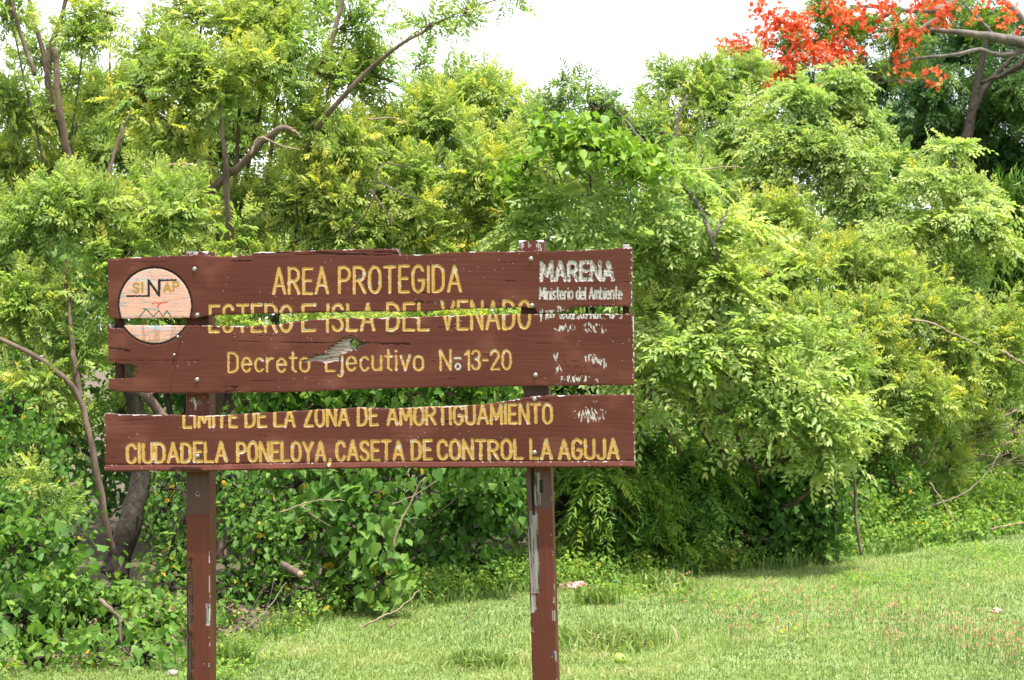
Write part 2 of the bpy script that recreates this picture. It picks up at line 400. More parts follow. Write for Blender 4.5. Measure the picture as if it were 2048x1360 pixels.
def board_paint(X, Y, seed):
    """base colour and relief (metres, + is out) of the painted board face, in photo-pixel coordinates"""
    g = fbm(X / 90, Y / 3.2, seed, 3); big = fbm(X / 160 + 5, Y / 60 + 5, seed + 7, 2); fine = fbm(X / 14, Y / 1.6, seed + 11, 2)
    fade = fbm(X / 70 + 9, Y / 45 + 3, seed + 15, 3); drip = fbm(X / 5.5, Y / 90, seed + 16, 2)
    col = BROWN * (0.66 + 0.12 * g + 0.30 * big + .28 * fade + .08 * (drip - .5) + 0.05 * (fine - .5))[..., None]
    col = col + (np.array([.030, .013, .010]) * sstep(.55, .85, fade)[..., None])
    col = col * np.stack([np.ones_like(g), 0.94 + .14 * big, 0.90 + .25 * big], -1)
    h = -0.00025 * (1 - sstep(.25, .6, g)) + 0.00015 * (fine - .5)
    spk = vnoise(X / 1.8 + 31, Y / 1.5 + 17, seed + 3); cl = fbm(X / 60 + 3, Y / 40 + 8, seed + 4, 2)
    n1 = vnoise(X / 2.2, Y / 2.0, seed + 21); n2 = fbm(X / 9, Y / 7, seed + 22, 2); n3 = vnoise(X / 1.3, Y / 6, seed + 23)
    crk = (np.abs(vnoise(X / 330 + 2, Y / 13 + 2, seed + 18) - .5 + .03 * (vnoise(X / 6, Y / 6, seed + 17) - .5)) < .018) & (fbm(X / 60, Y / 9, seed + 19, 2) > .66)
    col[crk] = BROWN * .25; h = h - .001 * crk
    chip = (spk > .972) & (cl > .56)
    col[chip] = PALE * .85
    spl = (Y > 502) & (Y < 511.5) & (X > 508) & (X < 800) & (fbm(X / 40, Y / 1.7, seed + 27, 2) > .56); col[spl] = BROWN * .28; h = h - .0015 * spl
    # emblem disc
    ex, ey = (X - 309.5) / 74.5, (Y - 611.5) / 77.5; er = np.hypot(ex, ey)
    disc = er < 0.985
    streak = fbm(X / 22, Y / 1.5, seed + 31, 3)
    dc = np.array([.56, .285, .225]) * (0.93 + .14 * n2)[..., None]
    dc = np.where((streak > .60)[..., None], np.array([.28, .25, .25]), dc)
    dc = np.where(((streak > .50) & (Y < 572) & (n2 > .42))[..., None], np.array([.36, .33, .34]), dc)
    dc = np.where(((Y > 648) & (fbm(X / 6, Y / 30, seed + 33, 2) > .58))[..., None], np.array([.36, .21, .16]), dc)
    col[disc] = dc[disc]
    BLK = np.array([.012, .010, .010])
    def put(mask, c): col[mask] = c
    put(np.abs(er - 0.985) < 0.026 + .008 * (n1 - .5), BLK)
    h = np.where(np.abs(er - 0.985) < .03, h - .002, h)
    e = stroke_dist(X, Y, [[(253, 592), (297, 592), (297.5, 561), (318, 590), (318, 561), (352, 560)]]); put(e < 2.0, BLK)
    e = stroke_dist(X, Y, [[(297.3, 592), (297.3, 561), (318, 591), (319, 560)]]); put(e < 2.5, BLK)
    e = stroke_dist(X, Y, word_strokes('SI', 267, 585, 285, 584, 18, gap=.3) + word_strokes('AP', 328, 583, 357, 582, 17, gap=.25)); put(e < 2.4, YELLOW * .72)
    e = stroke_dist(X, Y, [[(277, 635), (291, 618), (306, 633), (317, 621), (325, 634), (333, 621), (341, 633)], [(287, 617), (296, 622)]]); put(e < 1.2, np.array([.03, .09, .06]))
    e = stroke_dist(X, Y, [[(304, 608), (311, 605), (318, 608), (326, 605), (334, 605)], [(318, 608), (314, 615)], [(316, 610), (320, 606)]]); put(e < 1.7, np.array([.36, .085, .06]))
    wat = (Y > 648) & (Y < 657 + 2 * n1) & (X > 268) & (X < 345) & (fbm(X / 7 + Y / 3, Y / 2.2, seed + 35, 2) > .52); put(wat & disc, np.array([.22, .40, .50]))
    # carved yellow letters
    for st, hw in YEL:
        e = stroke_dist(X, Y, st)
        ed = e + (n1 - .5) * .9
        gm = ed < hw
        wear = np.where(gm & (n2 > .70) & (n3 > .72), 1, 0)
        c = YELLOW * (0.82 + .30 * n2)[..., None]
        col = np.where(gm[..., None], c, col)
        rim = (np.abs(ed - hw + .1) < .6) & (n2 + .30 * n1 > .86)
        col[rim | (wear > 0)] = PALE * .75
        h = h - 0.0014 * (1 - sstep(hw - 2.4, hw + .6, ed))
    # white lettering, much worn
    e = stroke_dist(X, Y, MAR); ed = e + (n1 - .5) * 2.2
    gm = (ed < 3.8) & (fbm(X / 2.2, Y / 4, seed + 40, 2) > .30); mot = fbm(X / 3, Y / 7, seed + 41, 2)
    col = np.where(gm[..., None], np.where((mot > .55)[..., None], GREY * .85, PALE * .8), col); h = h - .003 * (1 - sstep(2, 4.6, ed))
    e = stroke_dist(X, Y, WHT); ed = e + (n1 - .5) * 1.2
    keep = (Y < 612) | (fbm(X / 8 + 50, Y / 8, seed + 44, 2) > .42)
    gm = (ed < 1.55) & keep; col = np.where(gm[..., None], PALE * (0.5 + .4 * n2)[..., None], col); h = h - .001 * gm
    e = stroke_dist(X, Y, SUP); col = np.where((e + (n1 - .5) < 1.5)[..., None], PALE * .75, col)
    # ghosts of lettering that has flaked away
    gh = np.zeros(X.shape)
    for (cx, cy, rx, ry, k) in [(1130, 655, 24, 9, .0), (1185, 655, 26, 11, .1), (1207, 660, 6, 8, .0), (1190, 718, 24, 11, .1), (1205, 728, 10, 9, .05), (1112, 712, 5, 14, .1), (1118, 738, 8, 12, .1),
                                (1150, 757, 34, 8, .08), (1192, 760, 5, 6, 0), (1180, 830, 38, 18, -.06), (1168, 826, 10, 8, .1)]:
        gh = np.maximum(gh, np.clip(1.25 - np.hypot((X - cx) / rx, (Y - cy) / ry), 0, 1) * (.8 + k))
    flk = fbm(X / 2.0 + 77, Y / 5.5, seed + 51, 2)
    put((gh > .25) & (flk > .77 - .30 * gh), PALE * .72)
    # grey weathered gash with a rotten hole
    q = in_poly(X + 6 * (n2 - .5), Y + 5 * (fbm(X / 6, Y / 3, seed + 61, 2) - .5), GASH)
    gr = fbm(X / 26, Y / 1.3 + X / 22, seed + 62, 3)
    col = np.where(q[..., None], np.where((gr < .40)[..., None], np.array([.09, .045, .032]), np.array([.27, .225, .205]) * (0.35 + 1.1 * gr)[..., None]), col); h = np.where(q, h - .007 - .005 * (1 - gr), h)
    dk = in_poly(X, Y, [(700, 680), (714, 677), (735, 687), (716, 699), (700, 700)]) & (gr > .45)
    put(dk, np.array([.05, .035, .03]))
    return col, h

def mk_board(name, top, bot, xl, xr, seed, parent, holes=(), step=1.15, thick=0.05, lip=False, label=None):
    top = np.array(top, float); bot = np.array(bot, float)
    nxs = int((max(xr) - min(xl)) / step); nys = int(135 / step)
    u = np.linspace(0, 1, nxs); v = np.linspace(0, 1, nys)
    Xc = np.interp(u, [0, 1], [np.mean(xl), np.mean(xr)])
    jag = lambda s, a: a * (fbm(Xc / 5, np.zeros_like(Xc) + s, seed + s, 3) - .5)
    yt = np.interp(Xc, top[:, 0], top[:, 1]) + jag(2, 2.4); yb = np.interp(Xc, bot[:, 0], bot[:, 1]) + jag(5, 2.0)
    Yg = yt[None] + (yb - yt)[None] * v[:, None]
    Xg = np.repeat(Xc[None], nys, 0)
    col, h = board_paint(Xg, Yg, seed)
    # slanted ends
    e0 = np.interp(v, [0, 1], xl) - np.mean(xl); e1 = np.interp(v, [0, 1], xr) - np.mean(xr)
    Xs = Xg + e0[:, None] * (1 - u)[None] + e1[:, None] * u[None]
    dtop = Yg - yt[None]; dbot = yb[None] - Yg; dend = np.minimum(Xg - Xc[0], Xc[-1] - Xg)
    ed = np.minimum(np.minimum(dtop, dbot), dend)
    n_ = fbm(Xg / 16, Yg / 5, seed + 70, 3)
    peel = ((dtop < 4 * (n_ - .40)) & (n_ > .58)) | ((dend < 1.6) & (n_ > .70)) | ((dbot < 1.0) & (n_ > .76))
    col[peel] = PALE * (.7 + .3 * n_[peel])[..., None]
    h = h - 0.0012 * (1 - sstep(0, 2.4, ed))
    if lip:
        d = dbot
        h = h + .007 * np.clip((13 - d) / 10, 0, 1) - .003 * np.exp(-((d - 13.5) / 1.3) ** 2) - .004 * (1 - sstep(0, 3, d))
        ch = (np.abs(d - 12.5) < 1.4) & (vnoise(Xg / 4, Yg / 2, seed + 81) > .80) & (fbm(Xg / 70, Yg / 9, seed + 83, 2) > .55); col[ch] = PALE * .6
    # broken strip along the top keeps raw dark splits
    warp = .004 * np.sin(Xg / 190 + seed) * (v[:, None] - .5)
    Pf = on_sign(Xs, Yg) + SN * (h + warp)[..., None]
    I = np.arange(nxs * nys).reshape(nys, nxs)
    keep = np.ones((nys - 1, nxs - 1), bool)
    xm = .25 * (Xs[:-1, :-1] + Xs[1:, :-1] + Xs[:-1, 1:] + Xs[1:, 1:]); ym = .25 * (Yg[:-1, :-1] + Yg[1:, :-1] + Yg[:-1, 1:] + Yg[1:, 1:])
    wob = 3.0 * (fbm(xm / 4, ym / 3, seed + 90, 2) - .5)
    for poly in holes: keep &= ~in_poly(xm + wob * 1.5, ym + wob, poly)
    quads = np.stack([I[:-1, :-1], I[1:, :-1], I[1:, 1:], I[:-1, 1:]], -1)[keep]
    V = Pf.reshape(-1, 3); C = col.reshape(-1, 3)
    # boundary edges -> side walls
    E = np.concatenate([quads[:, [0, 1]], quads[:, [1, 2]], quads[:, [2, 3]], quads[:, [3, 0]]])
    key = np.sort(E, 1); kk = key[:, 0].astype(np.int64) * len(V) + key[:, 1]
    un, inv, cnt = np.unique(kk, return_inverse=True, return_counts=True)
    BE = E[cnt[inv] == 1]
    bv = np.unique(BE); mp_ = np.full(len(V), -1); mp_[bv] = np.arange(len(bv))
    base = on_sign(Xs, Yg).reshape(-1, 3)
    f0 = V[bv]; b0 = base[bv] - SN * thick
    n0 = len(V); side = np.concatenate([f0, .5 * (f0 + b0), b0]); nb = len(bv)
    cs = C[bv] * .0 + BROWN * .9; pk = fbm(Xs.ravel()[bv] / 5, Yg.ravel()[bv] / 5, seed + 95, 2) > .58
    cs[pk] = GREY * 1.3
    a, bq = mp_[BE[:, 0]], mp_[BE[:, 1]]
    sq = np.concatenate([np.stack([n0 + bq, n0 + a, n0 + a + nb, n0 + bq + nb], -1), np.stack([n0 + bq + nb, n0 + a + nb, n0 + a + 2 * nb, n0 + bq + 2 * nb], -1)])
    # back face
    n1_ = n0 + 3 * nb
    used = np.unique(quads); m2 = np.full(len(V), -1); m2[used] = np.arange(len(used))
    back = base[used] - SN * thick
    bq_ = (n1_ + m2[quads])[:, ::-1]
    Vall = np.concatenate([V, side, back]); Call = np.concatenate([C, cs, cs, cs * .8, np.repeat(BROWN[None] * .7, len(used), 0)])
    o = mesh_obj(name, Vall, np.concatenate([quads, sq, bq_]), M['board'], color=Call)
    if label: o['label'] = label
    rebase(parent, o)
    return o

def simple_tube(pts, rad, sides=8, cap=True):
    pts = np.asarray(pts, float); n = len(pts)
    rad = np.full(n, rad) if np.isscalar(rad) else np.asarray(rad, float)
    t = unit(np.gradient(pts, axis=0))
    ref = np.array([0.13, 0.21, 0.97]) if abs(t[0] @ np.array([0.13, 0.21, .97])) < .9 else np.array([1., 0, 0.1])
    nn = []; r = ref
    for i in range(n):
        r = r - t[i] * (r @ t[i]); r = r / (np.linalg.norm(r) + 1e-9); nn.append(r)
    nn = np.array(nn); bb = np.cross(t, nn)
    a = np.linspace(0, 2 * math.pi, sides, endpoint=False)
    V = pts[:, None] + rad[:, None, None] * (np.cos(a)[None, :, None] * nn[:, None] + np.sin(a)[None, :, None] * bb[:, None])
    I = np.arange(n * sides).reshape(n, sides)
    J = np.roll(I, -1, 1)
    q = np.stack([I[:-1], J[:-1], J[1:], I[1:]], -1).reshape(-1, 4)
    V = V.reshape(-1, 3)
    if cap:
        V = np.concatenate([V, pts[:1], pts[-1:]]); k = n * sides
        tri = np.concatenate([np.stack([J[0], I[0], np.full(sides, k), np.full(sides, k)], -1)[:, :3], np.stack([I[-1], J[-1], np.full(sides, k + 1)], -1)])
        return V, q, tri
    return V, q, np.zeros((0, 3), int)

class MB:
    """collects shapes into one mesh"""
    def __init__(self): self.v = []; self.q = []; self.t = []; self.n = 0
    def add(self, V, q, t=None):
        self.v.append(V); self.q.append(np.asarray(q) + self.n)
        if t is not None and len(t): self.t.append(np.asarray(t) + self.n)
        self.n += len(V)
    def tube(self, pts, rad, sides=8): self.add(*simple_tube(pts, rad, sides))
    def build(self, name, mat, parent=None, smooth=True):
        fl = [np.concatenate(self.q)] + ([np.concatenate(self.t)] if self.t else [])
        o = mesh_obj(name, np.concatenate(self.v), fl, mat, smooth=smooth)
        if parent is not None: rebase(parent, o)
        return o

sign_base = on_sign(740, 1560, -0.09); sign_base[2] = 0
sign = thing('wooden_sign', 'weathered brown wooden sign of three carved boards with yellow lettering', 'sign', loc=tuple(sign_base))

T1 = [(200, 519), (215, 518), (300, 513), (370, 510.5), (400, 509), (430, 513), (504, 510.5), (506, 505), (560, 503), (640, 500), (720, 498), (794, 497), (797, 503), (798.5, 510), (830, 509.5), (870, 508), (900, 504.5), (985, 503), (1060, 502.5), (1150, 501), (1200, 499), (1263, 495)]
B1 = [(200, 636), (236, 637), (300, 636), (372, 635), (392, 637), (410, 632), (430, 629.5), (500, 627.7), (620, 625), (700, 623), (740, 622.4), (835, 623), (870, 621), (905, 617.6), (1040, 614.5), (1070, 616), (1076, 627), (1100, 626), (1138, 622), (1142, 614), (1200, 613), (1262, 612)]
T2 = [(200, 648), (219, 648), (222, 656), (246, 657), (249, 650), (300, 651), (350, 650.5), (420, 651), (450, 652), (520, 652), (543, 650.6), (570, 647), (595, 642.7), (632, 638.7), (675, 636.6), (740, 636), (820, 634.8), (872, 632), (925, 630.8), (1003, 629), (1083, 628), (1263, 628)]
B2 = [(200, 778), (217, 780), (235, 783), (300, 786), (360, 787), (440, 786), (595, 784), (740, 778), (870, 775), (1003, 773), (1150, 771), (1267, 770.5)]
T3 = [(200, 827), (209, 826.7), (240, 829), (305, 830), (363, 830.6), (400, 832), (437, 831), (474, 829), (506, 826.7), (582, 822.7), (648, 819), (727, 815), (750, 816.5), (790, 817.5), (820, 815.5), (872, 813), (964, 809.5), (1003, 804), (1038, 797.7), (1072, 792.4), (1110, 790.6), (1267, 789)]
B3 = [(200, 942.7), (410, 942.7), (516, 940), (740, 936.6), (1000, 935.5), (1267, 934.8)]
bd1 = mk_board('board', T1, B1, (215, 217.5), (1263.5, 1262), 11, sign, label='top board with emblem, carved heading and white lettering')
bd2 = mk_board('board', T2, B2, (216, 217.5), (1265.5, 1267), 23, sign, holes=[HOLE, NOTCH], label='middle board with rotten gash and notched left end')
bd3 = mk_board('board', T3, B3, (208.5, 210), (1267, 1269), 37, sign, lip=True, label='lowest board with two lines of yellow capitals')

def mk_post(xt, yt, xb, yb, seed, damage, width=0.094, depth=0.088, off=-0.051, name='post'):
    top = on_sign(xt, yt, off); low = on_sign(xb, yb, off)
    dirv = (low - top) / (top[2] - low[2])
    zs = np.linspace(top[2], -0.35, 900)
    line = top[None] + dirv[None] * (top[2] - zs)[:, None]
    # photo rows, for where the marks sit
    py = HOR - (line[:, 2] - CAMZ) / line[:, 1] * F
    nf, ns = 26, 14; bev = 0.004
    prof = []; side = []
    for k in range(nf + 1): s = k / nf; prof.append((bev + s * (width - 2 * bev), 0)); side.append((0, s))
    for k in range(ns + 1): s = k / ns; prof.append((width, -bev - s * (depth - 2 * bev))); side.append((1, s))
    for k in range(5): s = k / 4; prof.append((width - bev - s * (width - 2 * bev), -depth)); side.append((2, s))
    for k in range(ns + 1): s = k / ns; prof.append((0, -depth + bev + s * (depth - 2 * bev))); side.append((3, s))
    prof = np.array(prof); side = np.array(side); m_ = len(prof)
    sd = np.repeat(side[:, 0][None], len(zs), 0); ss = np.repeat(side[:, 1][None], len(zs), 0); yy = np.repeat(py[:, None], m_, 1)
    X = ss * 50 + sd * 60
    g = fbm(X / 3.2, yy / 80, seed, 3); big = fbm(X / 60 + 3, yy / 90, seed + 1, 2); n1 = vnoise(X / 2, yy / 2.2, seed + 2); n2 = fbm(X / 5, yy / 14, seed + 3, 3)
    col = BROWN * (.72 + .32 * g + .3 * big)[..., None]
    relief = -.001 * (1 - g)
    # chips along the front arris
    ar = ((sd == 0) & (ss > .93)) | ((sd == 1) & (ss < .12)); arl = ((sd == 0) & (ss < .05)) | ((sd == 3) & (ss > .9))
    col[(ar | arl) & (n2 > .80)] = PALE * .45
    col[(n1 > .985)] = PALE * .7
    for d in damage: col, relief = d(col, relief, sd, ss, yy, X, g, n1, n2)
    V = line[:, None] + prof[None, :, :1] * SR + prof[None, :, 1:] * SN + 0
    outw = np.where((sd == 0)[..., None], SN, np.where((sd == 1)[..., None], SR, np.where((sd == 2)[..., None], -SN, -SR)))
    V = V + outw * relief[..., None]
    # rounded worn head
    hd = np.clip(1 - (top[2] - zs) / .02, 0, 1)
    V[..., 2] -= (hd[:, None] ** 2) * .008 * np.abs(2 * ss - 1) ** 2 * np.isin(sd, [0, 2]) 
    n = len(zs); I = np.arange(n * m_).reshape(n, m_); J = np.roll(I, -1, 1)
    q = np.stack([I[:-1], I[1:], J[1:], J[:-1]], -1).reshape(-1, 4)
    V = V.reshape(-1, 3); C = col.reshape(-1, 3)
    c0 = V[:m_].mean(0) + np.array([0, 0, .002]); V = np.concatenate([V, c0[None], V[:m_]]); k = n * m_
    tj = np.arange(m_); tri = np.stack([k + 1 + tj, k + 1 + (tj + 1) % m_, np.full(m_, k)], -1)
    capc = np.where((vnoise(tj * 1.7, tj * .0, seed + 9) > .4)[:, None], PALE * .85, BROWN)
    C = np.concatenate([C, PALE[None] * .85, capc])
    o = mesh_obj(name, V, [q, tri], M['post'], color=C)
    rebase(sign, o)
    return o

DARKP = np.array([.060, .034, .030])
def band(y0, y1, c, sides=(0,)):
    def f(col, rel, sd, ss, yy, X, g, n1, n2):
        m_ = np.isin(sd, sides) & (yy > y0 + 1.5 * (n1 - .5)) & (yy < y1 + 2 * (n1 - .5)); col[m_] = c * (.75 + .5 * g[m_])[..., None]; return col, rel
    return f
def patch(s0, s1, y0, y1, thr, c, side=0, depth=.0):
    def f(col, rel, sd, ss, yy, X, g, n1, n2):
        t = np.clip(np.minimum((ss - s0) / .10, (s1 - ss) / .10), 0, 1) * np.clip(np.minimum((yy - y0) / 12, (y1 - yy) / 12), 0, 1)
        m_ = (sd == side) & (n2 + .4 * t > thr + .3) & (t > 0); gg = fbm(X / .9, yy / 40, 5, 2)
        cc = c * (.25 + 1.3 * gg[m_])[..., None]; cc[gg[m_] < .38] *= .3; col[m_] = cc; rel = np.where(m_, rel - depth, rel); return col, rel
    return f
def hole_mark(s, y, r):
    def f(col, rel, sd, ss, yy, X, g, n1, n2):
        d = np.hypot((ss - s) * 50, yy - y); m_ = (sd == 0) & (d < r * 1.7); col[m_] = PALE * .5; m2 = (sd == 0) & (d < r); col[m2] = (.01, .01, .01); return col, np.where(m2, rel - .006, rel)
    return f
left_marks = [band(952, 1027, DARKP), band(1027, 1032, BROWN * .95), hole_mark(.5, 988, 2.4), hole_mark(.6, 805, 2.0),
              patch(-.2, .30, 1110, 1600, .42, np.array([.05, .035, .03]), 0, .004), patch(.85, 1.2, 1205, 1250, .26, PALE * .6, 0, .003), patch(-.3, .25, 1205, 1250, .25, PALE * .8, 1, .002),
              patch(-.3, .10, 1110, 1215, .46, PALE * .8, 1), patch(-.2, 1.2, 480, 511, .30, PALE * .6, 0), patch(.1, .5, 790, 830, .5, GREY, 0)]
right_marks = [band(946, 1018, DARKP), band(770, 800, DARKP * 1.2), patch(-.3, .40, 1020, 1186, .08, np.array([.17, .150, .142]), 0, .003), patch(.22, .56, 945, 1010, .10, np.array([.17, .15, .14]), 0, .003),
               patch(.18, .30, 935, 1030, .0, np.array([.02, .016, .015]), 0, .008), patch(.52, .66, 960, 985, .1, np.array([.02, .016, .015]), 0, .008), patch(-.3, .28, 1188, 1225, .3, GREY * .7, 0, .002), patch(.85, 1.3, 1210, 1245, .3, GREY * .9, 0),
               patch(.84, 1.3, 1300, 1322, .2, PALE * .5, 0), patch(-.2, .5, 478, 503, .50, PALE * .6, 0), patch(.62, .95, 478, 503, .36, PALE * .7, 0), patch(.3, .42, 1120, 1190, .45, GREY, 0)]
lp = mk_post(370.5, 503, 373, 1350, 101, left_marks); lp['label'] = 'left post, blackened along its lower left edge'
rp = mk_post(1037, 481, 1064, 1350, 131, right_marks, width=0.097, depth=.075); rp['label'] = 'right post with a long split of bare grey wood'

def batten(x0, x1, y0, y1, seed, label):
    a, b_ = on_sign(x0, y0, -0.051), on_sign(x1, y0, -0.051); c, d = on_sign(x0 + 1, y1, -0.051), on_sign(x1 + 1, y1, -0.051)
    rows = 160; t = np.linspace(0, 1, rows)[:, None]
    Lf, Rt = a + (c - a) * t, b_ + (d - b_) * t
    bk = -SN * .035
    ringv = np.stack([Lf, .5 * (Lf + Rt), Rt, Rt + bk, Lf + bk], 1); m_ = 5
    V = ringv.reshape(-1, 3); I = np.arange(rows * m_).reshape(rows, m_); J = np.roll(I, -1, 1)
    q = np.stack([I[:-1], I[1:], J[1:], J[:-1]], -1).reshape(-1, 4)
    cc = np.repeat((BROWN * .55)[None], len(V), 0); cc[:m_ * 10] = PALE * .6
    caps = [[0, 1, 2, 3, 4], list(range(len(V) - 1, len(V) - 6, -1))]
    o = mesh_obj('batten', V, [q, np.array(caps)], M['post'], color=cc); rebase(sign, o); o['label'] = label
batten(229, 246, 524, 768, 5, 'narrow batten behind the left ends of the boards')
batten(1245, 1258, 489, 760, 6, 'narrow batten behind the right ends of the boards')

def bolt(x, y, board, r=.005, out=.006):
    c = on_sign(x, y); m_ = MB()
    m_.tube([c - SN * .012, c + SN * .001, c + SN * .0015, c + SN * (.0025)], [.0085, .0085, .008, .007], 16)     # washer
    m_.tube([c + SN * .001, c + SN * (out * .8), c + SN * out], [r, r, r * .75], 6)
    o = m_.build('bolt', M['steel'], smooth=False)
    o.parent = board
    n = len(o.data.vertices); co = np.empty(n * 3, dtype=np.float32); o.data.vertices.foreach_get('co', co)
    o.data.vertices.foreach_set('co', (co.reshape(-1, 3) - sign_base.astype(np.float32)).ravel()); o.data.update()
for (x, y, b_) in [(389, 538, bd1), (394.5, 630, bd1), (394, 759, bd2), (395, 912, bd3), (1062, 517.5, bd1), (1064, 611, bd1), (1071, 750, bd2), (1069, 798, bd3), (1069, 905, bd3)]: bolt(x, y, b_)
def nail(x, y, board, ln, rr=.0018):
    c = on_sign(x, y); m_ = MB(); up = np.array([0, 0, 1.])
    m_.tube([c - SN * .01, c + SN * ln * .6, c + SN * ln + up * .003], [rr, rr, rr], 8)
    m_.tube([c + SN * ln + up * .003, c + SN * (ln + .003) + up * .004], [.005, .0045], 10)
    o = m_.build('nail', M['steel']); o.parent = board
    n = len(o.data.vertices); co = np.empty(n * 3, dtype=np.float32); o.data.vertices.foreach_get('co', co)
    o.data.vertices.foreach_set('co', (co.reshape(-1, 3) - sign_base.astype(np.float32)).ravel()); o.data.update()
nail(361.5, 675, bd2, .036, .0026); nail(349, 711, bd2, .003)

# ------------------------------------------------------------------ foliage templates
def rotm(axis_, a):
    x, y, z = axis_; c, s = math.cos(a), math.sin(a); C = 1 - c
    return np.array([[c + x * x * C, x * y * C - z * s, x * z * C + y * s], [y * x * C + z * s, c + y * y * C, y * z * C - x * s], [z * x * C - y * s, z * y * C + x * s, c + z * z * C]])
LQ = np.array([[0, 5, 4, 3], [0, 3, 2, 1]])
def leaflet(L, W, fold=.25, curl=.15, wide=.36, shoulder=.42):
    """6 vertices, 2 quads folded on the midrib, pointing along +X with its face along +Z"""
    return np.array([[0, 0, 0], [wide * L, W * .5, fold * W], [.72 * L, W * shoulder * .9, fold * W * .7 - curl * L * .4], [L, 0, -curl * L], [.72 * L, -W * shoulder * .9, fold * W * .7 - curl * L * .4], [wide * L, -W * .5, fold * W]])
LQH = np.array([[0, 1, 2, 8], [8, 2, 3, 4], [0, 8, 6, 7], [8, 4, 5, 6]])
def heart(L, W, fold=.1, curl=.15):
    v = np.array([[0, 0, 0], [-.04 * L, -W * .30, fold * W * .5], [.28 * L, -W * .5, fold * W], [.66 * L, -W * .27, fold * W * .5 - curl * L * .3], [L, 0, -curl * L],
                  [.66 * L, W * .27, fold * W * .5 - curl * L * .3], [.28 * L, W * .5, fold * W], [-.04 * L, W * .30, fold * W * .5], [.36 * L, 0, -.03 * L]])
    return v
class Tpl:
    def __init__(self): self.v = []; self.q = []; self.t = []; self.n = 0
    def add(self, V, tint, q=LQ):
        self.v.append(V); self.q.append(q + self.n); self.t.append(np.full(len(q), tint)); self.n += len(V)
    def join(self, other, Rm, off, dt=0.0):
        V = other.V @ Rm.T + off
        self.v.append(V); self.q.append(other.Q + self.n); self.t.append(other.T + dt); self.n += len(V)
    def done(self):
        self.V = np.concatenate(self.v); self.Q = np.concatenate(self.q); self.T = np.concatenate(self.t); return self
def pinnate(rs, pairs, Lr, L, W, ang=58, droop=.35, alt=False, fold=.25, jitter=.25, wide=.36, tip=True):
    t = Tpl()
    for i in range(pairs):
        s = (i + 1.0) / (pairs + .3)
        for sgn in (1, -1):
            ss = s + (.5 / pairs if alt and sgn < 0 else 0)
            if rs.rand() < .04: continue
            sz = (0.72 + .5 * math.sin(math.pi * min(1, s * .8 + .12))) * rs.uniform(.85, 1.12)
            V = leaflet(L * sz, W * sz, fold, rs.uniform(.05, .3), wide)
            a = math.radians(ang + rs.uniform(-9, 9)) * sgn
            R = rotm((0, 0, 1), a) @ rotm((1, 0, 0), rs.uniform(-1, 1) * jitter * 1.6) @ rotm((0, 1, 0), rs.uniform(-.5, 1.6) * jitter)
            off = np.array([ss * Lr, 0.0, -droop * Lr * ss * ss])
            t.add(V @ R.T + off, (s - .5) * .12 + rs.uniform(-.08, .08))
    if tip:
        V = leaflet(L * .9, W * .9, fold, .2, wide) @ rotm((0, 1, 0), .5 * droop + .2).T + np.array([Lr, 0, -droop * Lr]); t.add(V, .08)
    return t.done()
def aim(d, up):
    x = unit(d); z = up - x * (up @ x); z = unit(z); y = np.cross(z, x)
    return np.stack([x, y, z], 1)
def spray_pinnate(seed, leaves=8, pairs=6, Lr=.19, L=.054, W=.0155, axis_len=.20, kind=None, spread=(18, 72), young=.32):
    rs = np.random.RandomState(seed); t = Tpl()
    for i in range(leaves):
        f = i / max(1, leaves - 1)
        leaf = pinnate(rs, pairs, Lr * (1.05 - .35 * f) * rs.uniform(.85, 1.15), L * (1.0 - .25 * f), W, ang=rs.uniform(44, 62), droop=rs.uniform(.0, .35))
        az = i * 2.4 + rs.uniform(-.4, .4); el = math.radians(spread[1] + (spread[0] - spread[1]) * f + rs.uniform(-10, 10))
        d = np.array([math.cos(az) * math.sin(el), math.sin(az) * math.sin(el), math.cos(el)])
        up = np.array([0, 0, 1.]) if el > .35 else np.array([math.cos(az + math.pi), math.sin(az + math.pi), .3])
        t.join(leaf, aim(d, up), np.array([0, 0, axis_len * (f - .5)]), dt=young * (f ** 2.2))
    return t.done()
def spray_shoot(seed, shoots=4, nl=6, Ls=.30, L=.062, W=.027):
    rs = np.random.RandomState(seed); t = Tpl()
    for i in range(shoots):
        leaf = pinnate(rs, nl, Ls * rs.uniform(.75, 1.2), L, W, ang=rs.uniform(45, 62), droop=rs.uniform(.1, .5), alt=True, fold=.14, jitter=.32, wide=.42)
        az = i * 2 * math.pi / shoots + rs.uniform(-.5, .5); el = math.radians(rs.uniform(45, 88))
        d = np.array([math.cos(az) * math.sin(el), math.sin(az) * math.sin(el), math.cos(el)])
        t.join(leaf, aim(d, np.array([0, 0, 1.])), np.array([0, 0, 0.]), dt=rs.uniform(-.05, .12))
    return t.done()
def spray_broad(seed, n=18, R=.17, L=.064, W=.056, tip_down=True):
    """broad heart-like leaves that face +Z and hang their tips along +X"""
    rs = np.random.RandomState(seed); t = Tpl()
    for i in range(n):
        s = rs.uniform(.42, 1.22)
        V = heart(L * s, W * s, rs.uniform(.02, .22), rs.uniform(.0, .35))
        R_ = rotm((0, 0, 1), rs.normal(0, .75)) @ rotm((0, 1, 0), rs.uniform(-.5, .9)) @ rotm((1, 0, 0), rs.normal(0, .45))
        off = np.array([rs.uniform(-R, R), rs.uniform(-R, R), rs.uniform(-.10, .10)])
        t.add(V @ R_.T + off, rs.uniform(-.2, .2) + (1.6 if rs.rand() < .005 else 0), LQH)
    return t.done()
